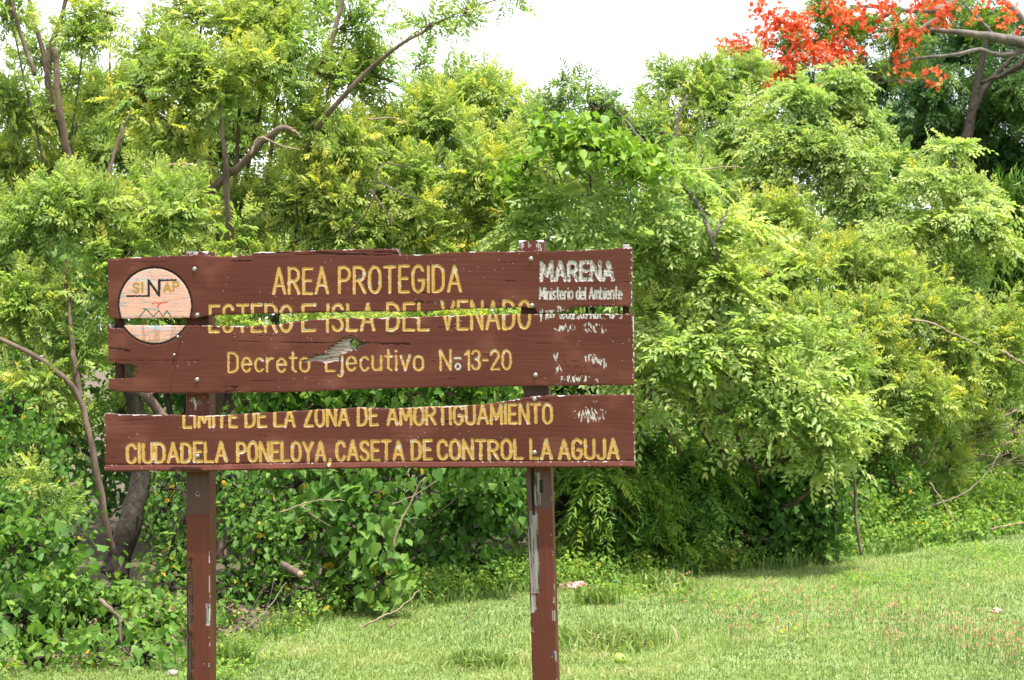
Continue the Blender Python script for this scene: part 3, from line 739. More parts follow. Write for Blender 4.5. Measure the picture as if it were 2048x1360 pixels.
def spray_feather(seed, leaves=6, pin=8, Lr=.26, Lp=.10, Wp=.017, fine=False):
    rs = np.random.RandomState(seed); t = Tpl()
    for i in range(leaves):
        f = i / max(1, leaves - 1)
        if fine:
            leaf = Tpl(); dr = rs.uniform(.3, .7)
            for k in range(pin):
                s = (k + 1) / (pin + .3); lp = Lp * (0.6 + .6 * math.sin(math.pi * min(1, .15 + .8 * s)))
                for sg in (1, -1):
                    pn = pinnate(rs, 9, lp, .013, .0055, ang=66, droop=.25, fold=.1, jitter=.12)
                    leaf.join(pn, rotm((0, 0, 1), sg * math.radians(62)) @ rotm((1, 0, 0), rs.uniform(-.3, .3)), np.array([s * Lr, 0, -dr * Lr * s * s]))
            leaf.done()
        else:
            leaf = pinnate(rs, pin, Lr * rs.uniform(.8, 1.2), Lp, Wp, ang=64, droop=rs.uniform(.25, .7), fold=.1, jitter=.3, wide=.3)
        az = i * 2.4 + rs.uniform(-.4, .4); el = math.radians(rs.uniform(40, 100))
        d = np.array([math.cos(az) * math.sin(el), math.sin(az) * math.sin(el), math.cos(el)])
        t.join(leaf, aim(d, np.array([0, 0, 1.])), np.array([0, 0, .10 * (f - .5)]), dt=.12 * f)
    return t.done()
def spray_flower(seed, n=13, R=.20):
    rs = np.random.RandomState(seed); t = Tpl()
    for i in range(n):
        c = rs.normal(0, 1, 3); c = c / np.linalg.norm(c) * R * rs.uniform(.35, 1); c[2] = abs(c[2]) * .7
        A = aim(unit(rs.normal(0, 1, 3)), unit(rs.normal(0, 1, 3)))
        for k in range(5):
            V = leaflet(.034, .026, .2, rs.uniform(-.1, .3), .55, .55)
            V = V @ rotm((0, 1, 0), rs.uniform(-.7, .1)).T @ rotm((0, 0, 1), k * 1.2566).T
            t.add(V @ A.T + c, rs.uniform(-.1, .8) + (.3 if k == 0 else 0))
    return t.done()
TP = {
    'pinnate': [spray_pinnate(s) for s in range(7)],
    'pinnate_far': [spray_pinnate(s + 50, leaves=7, pairs=6, Lr=.24, L=.066, W=.020) for s in range(5)],
    'shoot': [spray_shoot(s + 100) for s in range(6)],
    'shoot_small': [spray_shoot(s + 130, shoots=5, nl=6, Ls=.21, L=.043, W=.020) for s in range(5)],
    'broad': [spray_broad(s + 200) for s in range(7)],
    'broad_small': [spray_broad(s + 230, n=26, R=.17, L=.050, W=.036) for s in range(6)],
    'broad_round': [spray_broad(s + 260, n=13, R=.17, L=.080, W=.072) for s in range(6)],
    'feather': [spray_feather(s + 300) for s in range(6)],
    'feather_fine': [spray_feather(s + 330, leaves=7, pin=12, Lr=.23, Lp=.050, Wp=.0135) for s in range(6)],
    'flower': [spray_flower(s + 400) for s in range(6)],
}
SIZE = {'pinnate': .355, 'pinnate_far': .42, 'shoot': .40, 'shoot_small': .30, 'broad': .34, 'broad_small': .34, 'broad_round': .34, 'feather': .42, 'feather_fine': .42, 'flower': .3}
MATOF = {'pinnate': 'leaf_pinnate', 'pinnate_far': 'leaf_pinnate', 'shoot': 'leaf_shoot', 'shoot_small': 'leaf_shoot', 'broad': 'leaf_broad', 'broad_small': 'leaf_broad', 'broad_round': 'leaf_broad', 'feather': 'leaf_feather', 'feather_fine': 'leaf_feather', 'flower': 'petal'}

def place_sprays(pos, axis_, kind, rs, scale, tint, hang=0.0, down=False):
    """pos, axis_ (n,3): returns verts, quads, tints of all sprays"""
    n = len(pos); V_, Q_, T_ = [], [], []; cnt = 0
    z = unit(axis_)
    if down:
        dn = np.array([0, 0, -1.]) + rs.normal(0, .35, (n, 3))
        x = unit(dn - z * np.sum(dn * z, 1, keepdims=True))
    else:
        r = rs.normal(0, 1, (n, 3)); x = unit(r - z * np.sum(r * z, 1, keepdims=True))
    y = np.cross(z, x); R = np.stack([x, y, z], 2)
    ids = rs.randint(0, len(TP[kind]), n)
    for k, tp in enumerate(TP[kind]):
        s = np.where(ids == k)[0]
        if not len(s): continue
        off = np.einsum('nij,mj->nmi', R[s], tp.V) * scale[s][:, None, None]
        if hang: off[..., 2] -= hang * (off[..., 0] ** 2 + off[..., 1] ** 2) / .25
        V = off + pos[s][:, None]
        m_ = len(tp.V)
        Q = tp.Q[None] + (np.arange(len(s)) * m_)[:, None, None] + cnt
        V_.append(V.reshape(-1, 3)); Q_.append(Q.reshape(-1, 4)); cnt += V.shape[0] * m_
        T_.append((tp.T[None] + tint[s][:, None]).ravel())
    return np.concatenate(V_), np.concatenate(Q_), np.concatenate(T_)

def lobe_world(l):
    px, py, rx, rz, Y = l[:5]; dep = l[5] if len(l) > 5 else .8
    a = rx * Y / F; c = rz * Y / F
    return P(px, py, Y), np.array([a, dep * .5 * (a + c), c])

def sample_lobes(lobes, kind, dens, rs, sz, up=.55, out=.8):
    pos, ax, own = [], [], []
    for li, l in enumerate(lobes):
        c, r = lobe_world(l); dm = l[6] if len(l) > 6 else 1.0
        area = math.pi * r[0] * r[2]
        n = max(2, int(1.35 * dens * dm * area / (sz * sz * .5)))
        d0 = unit(rs.normal(0, 1, (n, 3)))
        ks = max(4, int(4 + area / .12)); sc0 = unit(rs.normal(0, 1, (ks, 3))) * (rs.rand(ks, 1) ** .5) * .80; sr = rs.uniform(.28, .55, ks)
        wi = rs.choice(ks, n, p=sr ** 2 / np.sum(sr ** 2))
        dd = sc0[wi] + d0 * (sr[wi] * rs.rand(n) ** .4)[:, None]
        rad = np.linalg.norm(dd, axis=1); d = unit(dd)
        rad = np.where(rs.rand(n) < .06, rs.uniform(1.05, 1.35, n), rad)
        bump = 1 + .25 * (vnoise(d[:, 0] * 2.3 + li * 7 + 50, d[:, 2] * 2.3 + d[:, 1] * 1.7 + 50, 77) - .5) * 2
        p = c + d * np.maximum(r - .22 * sz, .4 * r) * (rad * bump)[:, None]
        # fewer on the far underside
        k = ~((d[:, 1] > .45) & (rs.rand(n) < .45))
        k &= p[:, 2] > ground_z(p[:, 0], p[:, 1]) + .04
        a = (.45 * d + .6 * d0) * out + np.array([0, 0, up]) + rs.normal(0, .35, (n, 3))
        pos.append(p[k]); ax.append(a[k]); own.append(np.full(k.sum(), li))
    return np.concatenate(pos), np.concatenate(ax), np.concatenate(own)

def curve(pts, n=14, wob=0.0, rs=None):
    """Catmull-Rom through pts"""
    p = np.asarray(pts, float)
    if len(p) == 2: p = np.array([p[0], .5 * (p[0] + p[1]), p[1]])
    e = np.concatenate([[2 * p[0] - p[1]], p, [2 * p[-1] - p[-2]]]); out = []
    m_ = len(p) - 1
    for i in range(m_):
        a, b_, c, d = e[i:i + 4]
        for t in np.linspace(0, 1, max(3, n // m_), endpoint=(i == m_ - 1)):
            out.append(.5 * (2 * b_ + (c - a) * t + (2 * a - 5 * b_ + 4 * c - d) * t * t + (3 * b_ - a - 3 * c + d) * t ** 3))
    out = np.array(out)
    if wob and rs is not None: out[1:-1] += rs.normal(0, wob, out[1:-1].shape)
    return out

def limb(mb, pts, r0, r1, rs, sides=7, wob=.012, n=18):
    c = curve(pts, n, wob * .35, rs)
    r = np.linspace(r0, r1, len(c)) * (1 + rs.uniform(-.06, .06, len(c)))
    mb.tube(c, r, sides)

def tree(name, label, cat, base, lobes, kind='pinnate', dens=4.0, seed=1, tint=.45, size=1.0, hang=.12, down=False, limbs=(), bark='bark', trunk_r=.06, up=.55, out=.8, mat=None, extra=(), group=None, twig=10, tint_sd=.10, roots=True):
    rs = np.random.RandomState(seed)
    b0 = P(*base); b0[2] = ground_z(b0[0], b0[1]) - .03
    root = thing(name, label, cat, group, loc=tuple(b0))
    sz = SIZE[kind] * size
    pos, ax, own = sample_lobes(lobes, kind, dens, rs, sz, up, out)
    sc = size * rs.uniform(.8, 1.2, len(pos))
    clump = (vnoise(pos[:, 0] * 1.6 + 60, pos[:, 2] * 1.6 + 60, seed) - .5) * .22
    tn = tint + clump + rs.normal(0, tint_sd, len(pos))
    V, Q, T = place_sprays(pos, ax, kind, rs, sc, tn, hang, down)
    crown = mesh_obj('crown', V, Q, mat or M[MATOF[kind]], attrs={'tint': T}); rebase(root, crown)
    for (ek, el, ed, et, es) in extra:
        p2, a2, _ = sample_lobes(el, ek, ed, rs, SIZE[ek] * es, up, out)
        V, Q, T = place_sprays(p2, a2, ek, rs, es * rs.uniform(.8, 1.2, len(p2)), et + rs.normal(0, .1, len(p2)), hang, ek.startswith('broad'))
        nm = 'blossoms' if ek == 'flower' else 'foliage'
        o = mesh_obj(nm, V, Q, M[MATOF[ek]], attrs={'tint': T}); rebase(root, o)
    mb = MB()
    cs = [lobe_world(l) for l in lobes]
    if roots:
        hub = b0 + (np.mean([c for c, _ in cs], 0) - b0) * .30 + np.array([0, 0, .0])
        limb(mb, [b0, b0 + (hub - b0) * .5 + rs.normal(0, .05, 3), hub], trunk_r * 1.25, trunk_r * .85, rs, 9)
        for (c, r) in cs:
            tgt = c - np.array([0, -.3 * r[1], r[2] * .25])
            limb(mb, [hub, hub + (tgt - hub) * .5 + rs.normal(0, .12, 3), tgt], trunk_r * .55, trunk_r * .16, rs)
    for i, (c, r) in enumerate(cs):
        ids = np.where(own == i)[0]
        if len(ids) == 0: continue
        if not roots: mb = MB()
        for k in rs.choice(ids, min(len(ids), twig), replace=False):
            st = c + rs.uniform(-.15, .15, 3) * r
            limb(mb, [st, .5 * (st + pos[k]) + rs.normal(0, .05, 3), pos[k]], .013, .004, rs, 5, .006, 8)
        if not roots and mb.v: mb.build('branch', M[bark], root)
    if roots and mb.v: mb.build('trunk', M[bark], root)
    for (pts, r0, r1, mk) in limbs:
        m2 = MB(); w = [P(*p) for p in pts]
        limb(m2, w, r0, r1, rs, 10, .01, 26); m2.build('limb', M[mk], root)
    return root

# ------------------------------------------------------------------ trees and shrubs, left to right, front to back
LEG = 'leafy trees of the left thicket'
tree('leaning_tree', 'leaning tree with a pale forked stem and rough dark trunk at the left', 'tree', (235, 1150, 11.9),
     [(60, 790, 95, 80, 11.9), (40, 620, 130, 100, 12.0), (250, 560, 130, 85, 12.1), (130, 430, 150, 110, 12.2), (330, 430, 130, 100, 12.3), (30, 500, 100, 90, 12.3), (150, 690, 80, 60, 12.0, .8, .6)],
     dens=4.2, seed=3, tint=.47, trunk_r=.0, roots=False,
     limbs=[([(228, 1150, 11.9), (240, 1105, 11.9), (262, 1040, 11.9), (280, 965, 12.0), (285, 890, 12.05), (268, 800, 12.1), (238, 700, 12.1), (245, 560, 12.2), (250, 430, 12.2)], .095, .025, 'bark_dark'),
            ([(228, 1110, 11.85), (214, 1060, 11.8), (196, 960, 11.75), (178, 870, 11.75), (158, 790, 11.75), (110, 742, 11.7), (50, 700, 11.7), (-60, 655, 11.7)], .026, .015, 'bark'),
            ([(160, 800, 11.75), (150, 730, 11.8), (140, 640, 11.9), (130, 520, 12.0)], .022, .012, 'bark'),
            ([(258, 760, 12.1), (285, 785, 12.1), (315, 820, 12.15), (345, 858, 12.2), (375, 905, 12.3)], .03, .034, 'bark'),
            ([(200, 420, 12.25), (215, 350, 12.25), (245, 270, 12.3), (262, 215, 12.3)], .016, .005, 'bark'),
            ([(195, 520, 12.1), (203, 450, 12.15), (222, 330, 12.2), (245, 250, 12.25)], .018, .008, 'bark')])
tree('tall_stemmed_tree', 'tall tree with bare grey stems forking up past the top left edge', 'tree', (120, 1100, 15.8),
     [(20, 30, 60, 70, 14.6, .8, .8), (165, 60, 70, 70, 15.0, .8, .7), (90, 120, 60, 60, 15.4, .8, .6), (30, 230, 90, 90, 15, .8, .9), (210, 210, 100, 100, 15.4), (160, 150, 60, 60, 15.6, .8, .5), (30, 340, 110, 80, 15.2), (220, 30, 50, 40, 15, .8, .6), (100, 330, 120, 80, 15.2), (220, 300, 100, 80, 15.2)],
     kind='pinnate', dens=4.2, seed=5, tint=.46, trunk_r=.035, bark='bark_grey',
     limbs=[([(150, 420, 15.2), (125, 270, 15.1), (100, 200, 15.0), (98, 110, 15.0), (120, 40, 15.0), (142, -40, 15.0)], .034, .016, 'bark'),
            ([(100, 190, 15.0), (85, 100, 15.0), (62, 20, 15.0), (45, -60, 15.0)], .024, .015, 'bark'),
            ([(70, 150, 14.5), (45, 80, 14.5), (22, 0, 14.5), (5, -60, 14.5)], .018, .012, 'bark'),
            ([(140, 330, 14.7), (118, 210, 14.65), (112, 120, 14.65), (106, 95, 14.65)], .03, .02, 'bark')])
tree('leafy_tree', 'bright leafy tree with a snapped limb above the sign emblem', 'tree', (440, 1100, 13.6),
     [(420, 150, 150, 110, 13.4), (560, 120, 130, 100, 13.6), (330, 250, 120, 100, 13.5), (640, 260, 130, 110, 13.7), (520, 410, 130, 60, 13.9, .8, .7), (640, 400, 130, 90, 13.6), (480, 60, 110, 80, 13.8), (400, 500, 110, 60, 13.5), (320, 100, 80, 70, 13.7), (270, 200, 70, 70, 13.7), (560, 20, 90, 50, 13.9), (400, 30, 90, 50, 13.9)],
     dens=4.3, seed=7, tint=.52, trunk_r=.055, group=LEG,
     limbs=[([(465, 520, 13.4), (455, 400, 13.3), (452, 330, 13.25), (443, 260, 13.25), (446, 190, 13.25), (470, 120, 13.4)], .030, .006, 'bark'),
            ([(385, 420, 13.5), (440, 365, 13.4), (480, 330, 13.25), (525, 285, 13.1), (562, 256, 13.0), (585, 260, 13.0)], .032, .020, 'bark'),
            ([(572, 257, 13.0), (590, 264, 13.0), (604, 276, 13.0)], .018, .003, 'stick'),
            ([(395, 330, 12.9), (340, 330, 12.9), (300, 350, 12.9), (270, 365, 12.9)], .012, .008, 'stick'),
            ([(500, 310, 12.8), (520, 275, 12.8), (560, 290, 12.8), (600, 300, 12.8)], .009, .005, 'stick')])
tree('overhanging_tree', 'tree reaching a bare branch with hanging leaves across the white sky', 'tree', (640, 1100, 14.2),
     [(860, 48, 56, 30, 13.0, .7, .55), (930, 25, 60, 30, 13.0, .7, .55), (1000, -5, 60, 26, 13.0, .7, .45), (700, 40, 70, 60, 14.0, .8, .75), (750, 150, 50, 60, 14.2), (640, -10, 60, 40, 14.2, .8, .6), (700, 140, 80, 70, 14.2), (770, -40, 40, 20, 13.6, .7, .3)],
     dens=4.0, seed=9, tint=.40, trunk_r=.045, twig=6, roots=False,
     limbs=[([(640, 1120, 14.9), (620, 700, 14.8), (590, 430, 14.3), (620, 290, 13.6), (680, 200, 13.2), (745, 135, 13.1), (800, 90, 13.0), (860, 55, 13.0), (930, 20, 13.0), (1010, -5, 13.0)], .032, .005, 'bark'),
            ([(640, 150, 13.6), (660, 90, 13.6), (680, 20, 13.6), (690, -40, 13.6)], .022, .014, 'bark')])
tree('rounded_tree', 'rounded feathery tree behind the top edge of the sign centre', 'tree', (860, 1120, 14.2),
     [(880, 260, 130, 100, 14.4), (790, 270, 110, 100, 14.3), (930, 380, 150, 100, 14.0), (770, 400, 130, 90, 13.8), (1040, 450, 110, 70, 13.9), (860, 470, 140, 60, 13.7), (990, 330, 90, 70, 14.3), (700, 470, 110, 60, 13.6), (930, 180, 80, 60, 14.8)],
     dens=4.4, seed=11, tint=.53, group=LEG,
     limbs=[([(690, 480, 13.3), (745, 400, 13.2), (760, 330, 13.2), (815, 335, 13.2)], .008, .004, 'bark'), ([(760, 365, 13.2), (800, 385, 13.2), (850, 405, 13.3)], .008, .004, 'stick_grey'),
            ([(740, 380, 13.2), (770, 420, 13.2), (785, 450, 13.2)], .009, .005, 'bark'), ([(735, 240, 13.6), (780, 236, 13.6), (815, 246, 13.6)], .008, .004, 'stick')])
tree('slender_tree', 'slender dark spired tree in the dip of the skyline', 'tree', (850, 1120, 18.0),
     [(845, 130, 16, 44, 18, .9, 1.3), (845, 180, 40, 40, 18), (900, 150, 60, 45, 18), (980, 190, 60, 45, 18), (1020, 240, 80, 60, 18), (930, 260, 120, 70, 18)],
     kind='pinnate_far', dens=3.6, seed=13, tint=.36)
tree('sparse_sapling', 'sparse sapling whose thin tip stands against the white sky', 'tree', (1250, 1100, 16.6),
     [(1130, 158, 34, 20, 16.6, .9, .9), (1185, 205, 50, 25, 16.6, .9, .8), (1110, 215, 60, 24, 16.9, .9, .9), (1240, 225, 60, 36, 16.7), (1290, 270, 90, 60, 17), (1180, 270, 90, 50, 17.2), (1080, 260, 90, 50, 17.2)],
     dens=3.6, seed=15, tint=.34, size=.9, trunk_r=.03, limbs=[([(1290, 290, 16.6), (1235, 225, 16.6), (1180, 185, 16.6), (1130, 160, 16.6)], .016, .005, 'bark_grey')])
tree('hollow_stump_thicket', 'vine smothered dead tree with a dark hollow right of the sign top', 'tree', (1200, 1120, 14.9),
     [(1100, 268, 84, 46, 13.1), (1180, 285, 100, 46, 13.0), (1270, 320, 90, 46, 13.1), (1050, 340, 50, 70, 13.4)],
     kind='broad', dens=6.5, seed=17, mat=M['leaf_vine'], tint=.6, hang=0.1, down=True, trunk_r=.03, bark='bark_dark', up=.9, out=.5,
     extra=[('shoot', [(1330, 350, 90, 40, 13.3), (1110, 410, 70, 40, 13.2), (1250, 400, 70, 30, 13.2, .8, .8), (1190, 470, 120, 60, 13.2), (1060, 460, 70, 60, 13.3), (1310, 440, 80, 50, 13.3)], 4.5, .55, .85)],
     limbs=[([(1330, 340, 13.6), (1390, 400, 13.4), (1420, 470, 13.3), (1440, 540, 13.5)], .012, .022, 'bark_grey'), ([(1385, 395, 13.4), (1400, 345, 13.4), (1440, 335, 13.4), (1490, 333, 13.4)], .008, .004, 'stick'),
            ([(1420, 480, 13.3), (1440, 450, 13.3), (1455, 420, 13.3)], .016, .008, 'stick_grey')])
tree('drooping_shrub', 'pale green shrub with long drooping leafy shoots just right of the sign', 'shrub', (1520, 1100, 15.3),
     [(1340, 500, 110, 70, 13.6), (1450, 470, 100, 60, 13.7), (1300, 590, 80, 70, 13.7), (1430, 590, 120, 70, 13.5), (1350, 700, 110, 60, 13.3), (1290, 780, 60, 70, 13.4), (1480, 700, 110, 70, 13.4), (1570, 780, 120, 80, 13.5), (1640, 870, 80, 70, 13.6), (1480, 840, 110, 60, 13.5), (1380, 800, 70, 50, 13.6), (1660, 930, 70, 60, 13.7, .8, .8), (1600, 690, 80, 50, 13.8), (1700, 830, 50, 50, 13.8), (1540, 550, 60, 40, 14, .8, .7)],
     kind='shoot', dens=5.2, seed=19, tint=.68, hang=.05, up=.9,
     extra=[('pinnate', [(1420, 540, 120, 90, 13.5), (1560, 700, 120, 80, 13.7), (1330, 640, 90, 80, 13.4), (1640, 640, 90, 60, 14.2), (1700, 760, 70, 70, 14.2)], 1.6, .5, .85), ('broad_small', [(1380, 720, 120, 80, 13.3), (1500, 830, 120, 60, 13.4)], 1.4, .8, .9)], trunk_r=.05, group='drooping shrubs of the right thicket',
     limbs=[([(1722, 1110, 14.2), (1712, 1030, 14.2), (1708, 960, 14.2), (1690, 900, 14.2)], .013, .011, 'bark')])
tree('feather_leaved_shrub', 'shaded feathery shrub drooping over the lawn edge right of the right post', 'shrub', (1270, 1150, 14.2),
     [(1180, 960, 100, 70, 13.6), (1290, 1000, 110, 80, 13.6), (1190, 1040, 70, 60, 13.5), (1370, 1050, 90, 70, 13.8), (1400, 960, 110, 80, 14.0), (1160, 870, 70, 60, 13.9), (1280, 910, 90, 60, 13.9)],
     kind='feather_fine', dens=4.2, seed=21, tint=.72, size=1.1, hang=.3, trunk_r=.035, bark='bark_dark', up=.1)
tree('creeper_covered_bush', 'dark bush hung with heart shaped creeper leaves at the lawn edge', 'shrub', (1600, 1110, 15.0),
     [(1560, 1010, 100, 90, 14.5), (1655, 1020, 60, 90, 14.5), (1470, 1000, 100, 90, 14.6), (1580, 920, 120, 80, 14.6), (1530, 1080, 110, 50, 14.4), (1640, 1080, 60, 40, 14.5), (1420, 930, 80, 60, 14.6)],
     kind='broad', dens=5.5, seed=23, tint=.42, down=True, hang=.1, up=.0, out=1.0)
tree('fine_leaved_bush', 'broad fine leaved bush with yellowish tips on the right', 'shrub', (1800, 1080, 17.0),
     [(1580, 540, 110, 80, 16.6), (1700, 520, 120, 70, 17.0), (1680, 640, 130, 90, 16.4), (1820, 620, 120, 90, 16.8), (1800, 760, 130, 90, 16.4), (1920, 720, 100, 90, 16.8), (2010, 720, 90, 110, 17.0), (1700, 740, 100, 80, 16.2), (1900, 820, 110, 60, 16.6), (1760, 850, 90, 70, 16.3), (1560, 440, 110, 60, 17.2)],
     dens=4.6, seed=25, tint=.52, trunk_r=.016, limbs=[([(1820, 640, 16.0), (1860, 645, 16.0), (1905, 668, 16.0), (1960, 690, 16.1)], .012, .005, 'stick'), ([(2000, 700, 16), (2060, 735, 16)], .012, .01, 'stick')])
tree('pale_twiggy_bush', 'pale yellowish bush below the red flowering branches', 'shrub', (1640, 1080, 18.6),
     [(1590, 230, 110, 80, 18.6), (1680, 190, 90, 70, 18.8), (1530, 320, 110, 80, 18.5), (1660, 320, 120, 80, 18.4), (1720, 250, 80, 60, 18.7), (1560, 400, 110, 60, 18.3), (1730, 420, 110, 60, 18.2)],
     kind='shoot_small', dens=4.6, seed=27, tint=.60, size=1.15, up=.9, trunk_r=.025,
     extra=[('pinnate_far', [(1600, 300, 130, 110, 18.5), (1700, 360, 90, 80, 18.4)], 1.5, .5, .9)])
tree('pale_bush', 'pale small leaved bush before the dark tree trunk', 'shrub', (1880, 1080, 17.6),
     [(1900, 300, 70, 36, 17.6), (1940, 400, 100, 50, 17.6), (1850, 370, 80, 44, 17.5), (1870, 460, 130, 60, 17.4), (1980, 480, 70, 50, 17.5), (1780, 480, 100, 50, 17.4), (1910, 560, 70, 50, 17.6)],
     kind='shoot_small', dens=4.4, seed=29, tint=.66, size=1.15, up=1.0, trunk_r=.02,
     extra=[('pinnate_far', [(1900, 400, 110, 90, 18.2), (1850, 480, 110, 70, 18.2)], 1.6, .42, .9)])
tree('domed_tree', 'domed tree on the skyline left of the red flowers', 'tree', (1420, 1080, 20.0),
     [(1400, 150, 60, 50, 20), (1340, 170, 50, 50, 20), (1420, 230, 110, 80, 19.8), (1330, 260, 80, 80, 19.8), (1480, 300, 110, 90, 19.6), (1390, 360, 110, 90, 19.4), (1470, 160, 60, 60, 20), (1450, 420, 110, 70, 19.2), (1280, 330, 80, 60, 19.6)],
     kind='pinnate_far', dens=4.2, seed=31, tint=.42, limbs=[([(1350, 420, 18.8), (1342, 330, 18.8), (1360, 230, 18.8), (1375, 190, 18.8)], .022, .01, 'bark_grey')])
tree('bank_shrub', 'low shrub of small leaves on the bank under the fine leaved bush', 'shrub', (1790, 1020, 16.3),
     [(1760, 930, 70, 50, 16.2), (1720, 990, 50, 50, 15.8), (1830, 900, 60, 50, 16.4), (1800, 970, 60, 40, 16.1)], kind='broad_small', dens=4.6, seed=81, tint=.62, down=True, hang=.1, trunk_r=.012)
tree('bank_shrub', 'low feathery shrub on the bank beside the dry twig pile', 'shrub', (1900, 960, 17.2),
     [(1890, 870, 60, 50, 17.2), (1960, 850, 50, 40, 17.4), (1900, 930, 50, 30, 17.0), (2030, 870, 40, 40, 17.8)], kind='pinnate', dens=4.0, seed=83, tint=.5, trunk_r=.012)
# flame tree: great grey limbs, feathery leaves, red blossom
FT = 22.5
tree('flame_tree', 'flame tree with red blossom and spreading grey limbs at the top right', 'tree', (2150, 1050, FT),
     [(1500, 120, 70, 34, FT - .5), (1600, 90, 90, 40, FT - .5), (1700, 60, 90, 50, FT - .5), (1800, 60, 100, 50, FT - .5), (1560, 150, 80, 40, FT - .5), (1680, 140, 90, 35, FT - .5), (1800, 130, 90, 30, FT, .8, .6), (1890, 150, 60, 24, FT, .8, .6), (1980, 50, 90, 60, FT, .8, .7), (1640, 20, 80, 40, FT - .5), (1900, 10, 100, 40, FT)],
     kind='feather_fine', dens=2.0, seed=33, tint=.95, size=.95, hang=.12, roots=False, twig=7, bark='bark_grey', up=.4,
     extra=[('flower', [(1590, 60, 70, 44, FT - 1.0, .8, 1.5), (1680, 30, 70, 40, FT - 1.0), (1640, 110, 60, 36, FT - 1.0), (1560, 135, 54, 28, FT - 1.0, .8, 1.6), (1480, 98, 40, 20, FT - 1.0, .8, 2.2), (1450, 106, 22, 10, FT - 1.0, .8, 2.2), (1520, 80, 40, 26, FT - 1.0, .8, 1.4), (1700, 90, 50, 28, FT - 1.0), (1770, 30, 60, 36, FT - 1.0), (1860, 20, 60, 40, FT - 1.0), (1820, 70, 44, 24, FT - 1.0), (1530, 160, 40, 20, FT - 1.0, .8, 1.8), (1600, 120, 44, 24, FT - 1.0),
                            (1660, 120, 44, 20, FT - 1.0), (1800, 105, 30, 20, FT - 1.0), (1880, 40, 30, 20, FT - 1.0), (1800, 145, 22, 14, FT - 1.0), (1870, 155, 26, 16, FT - 1.0), (1955, 36, 18, 14, FT - 1.0), (2005, 30, 16, 10, FT - 1.0), (2035, 18, 16, 14, FT - 1.0), (1690, 175, 24, 12, FT - 1.0), (1620, 200, 26, 20, FT - 2.5, .8, .25), (1540, 15, 34, 18, FT - 1.0, .8, 1.8), (1930, 20, 50, 20, FT - 1.0, .8, .5), (2020, 55, 30, 16, FT - 1.0, .8, .5), (1990, 12, 40, 14, FT - 1.0, .8, .6)], 1.5, .2, 1.0)],
     limbs=[([(2160, 1050, FT - .5), (2150, 500, FT - .5), (2120, 200, FT - .5), (2060, 95, FT - .5), (1990, 75, FT - .5), (1930, 66, FT - .5), (1860, 60, FT - .5)], .11, .03, 'bark_grey'),
            ([(1900, 0, FT - .2), (1885, 30, FT - .2), (1850, 55, FT - .2), (1800, 85, FT - .2), (1790, 100, FT - .2), (1770, 140, FT - .2), (1720, 185, FT - .2), (1700, 220, FT - .3)], .045, .03, 'bark_grey'),
            ([(2060, 100, FT - .5), (2000, 110, FT - .5), (1960, 100, FT - .5), (1900, 110, FT - .5), (1830, 118, FT - .5), (1780, 132, FT - .5), (1730, 165, FT - .5)], .036, .012, 'bark_grey'),
            ([(2080, 90, FT - .2), (2040, 130, FT - .2), (2000, 152, FT - .2), (1960, 165, FT - .2)], .06, .02, 'bark_dark'),
            ([(1900, 10, FT - .5), (1860, 22, FT - .5), (1810, 20, FT - .5), (1760, 14, FT - .5), (1700, 12, FT - .5)], .05, .02, 'bark_grey'),
            ([(1780, 25, FT - .5), (1740, 50, FT - .5), (1700, 70, FT - .5), (1640, 85, FT - .5), (1600, 96, FT - .5)], .03, .012, 'bark_grey'),
            ([(1700, 60, FT - .5), (1640, 80, FT - .5), (1580, 100, FT - .5), (1550, 140, FT - .5)], .028, .012, 'bark_grey'),
            ([(2060, 60, FT - .5), (2030, 20, FT - .5), (1990, -10, FT - .5)], .045, .03, 'bark_grey'), ([(1990, 75, FT - .5), (1960, 40, FT - .5), (1930, 10, FT - .5)], .025, .012, 'bark_grey'),
            ([(1820, 165, FT - .5), (1790, 160, FT - .5), (1750, 168, FT - .5)], .02, .01, 'bark_grey')])
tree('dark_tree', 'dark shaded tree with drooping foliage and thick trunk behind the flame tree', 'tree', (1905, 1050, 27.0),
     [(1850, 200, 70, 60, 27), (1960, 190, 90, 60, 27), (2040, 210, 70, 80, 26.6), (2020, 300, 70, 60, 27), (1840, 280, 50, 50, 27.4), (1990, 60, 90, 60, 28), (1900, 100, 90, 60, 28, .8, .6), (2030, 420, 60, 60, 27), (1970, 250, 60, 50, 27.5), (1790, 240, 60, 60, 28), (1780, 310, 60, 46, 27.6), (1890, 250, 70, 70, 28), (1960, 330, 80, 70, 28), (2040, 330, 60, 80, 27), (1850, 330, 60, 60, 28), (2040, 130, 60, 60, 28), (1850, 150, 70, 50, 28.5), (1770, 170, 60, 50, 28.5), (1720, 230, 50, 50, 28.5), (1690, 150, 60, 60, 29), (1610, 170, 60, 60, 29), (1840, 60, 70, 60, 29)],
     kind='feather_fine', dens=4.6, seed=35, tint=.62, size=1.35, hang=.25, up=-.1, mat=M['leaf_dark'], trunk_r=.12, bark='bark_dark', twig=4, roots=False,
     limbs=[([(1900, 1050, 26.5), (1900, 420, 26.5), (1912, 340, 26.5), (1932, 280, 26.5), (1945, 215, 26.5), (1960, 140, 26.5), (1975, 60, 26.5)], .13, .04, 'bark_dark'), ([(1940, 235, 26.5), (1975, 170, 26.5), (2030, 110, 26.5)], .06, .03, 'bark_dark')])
tree('weeping_shrub', 'dark weeping shrub at the right edge of the photo', 'shrub', (2020, 1070, 19.5),
     [(1970, 530, 70, 44, 19.5), (2040, 400, 40, 50, 19.5), (2030, 520, 50, 60, 19.6), (1990, 600, 90, 50, 19.6), (2060, 620, 60, 60, 19.5), (1940, 600, 50, 40, 19.5)],
     kind='feather', dens=4.8, seed=37, tint=.72, size=1.1, hang=.5, up=.0, bark='bark_dark')
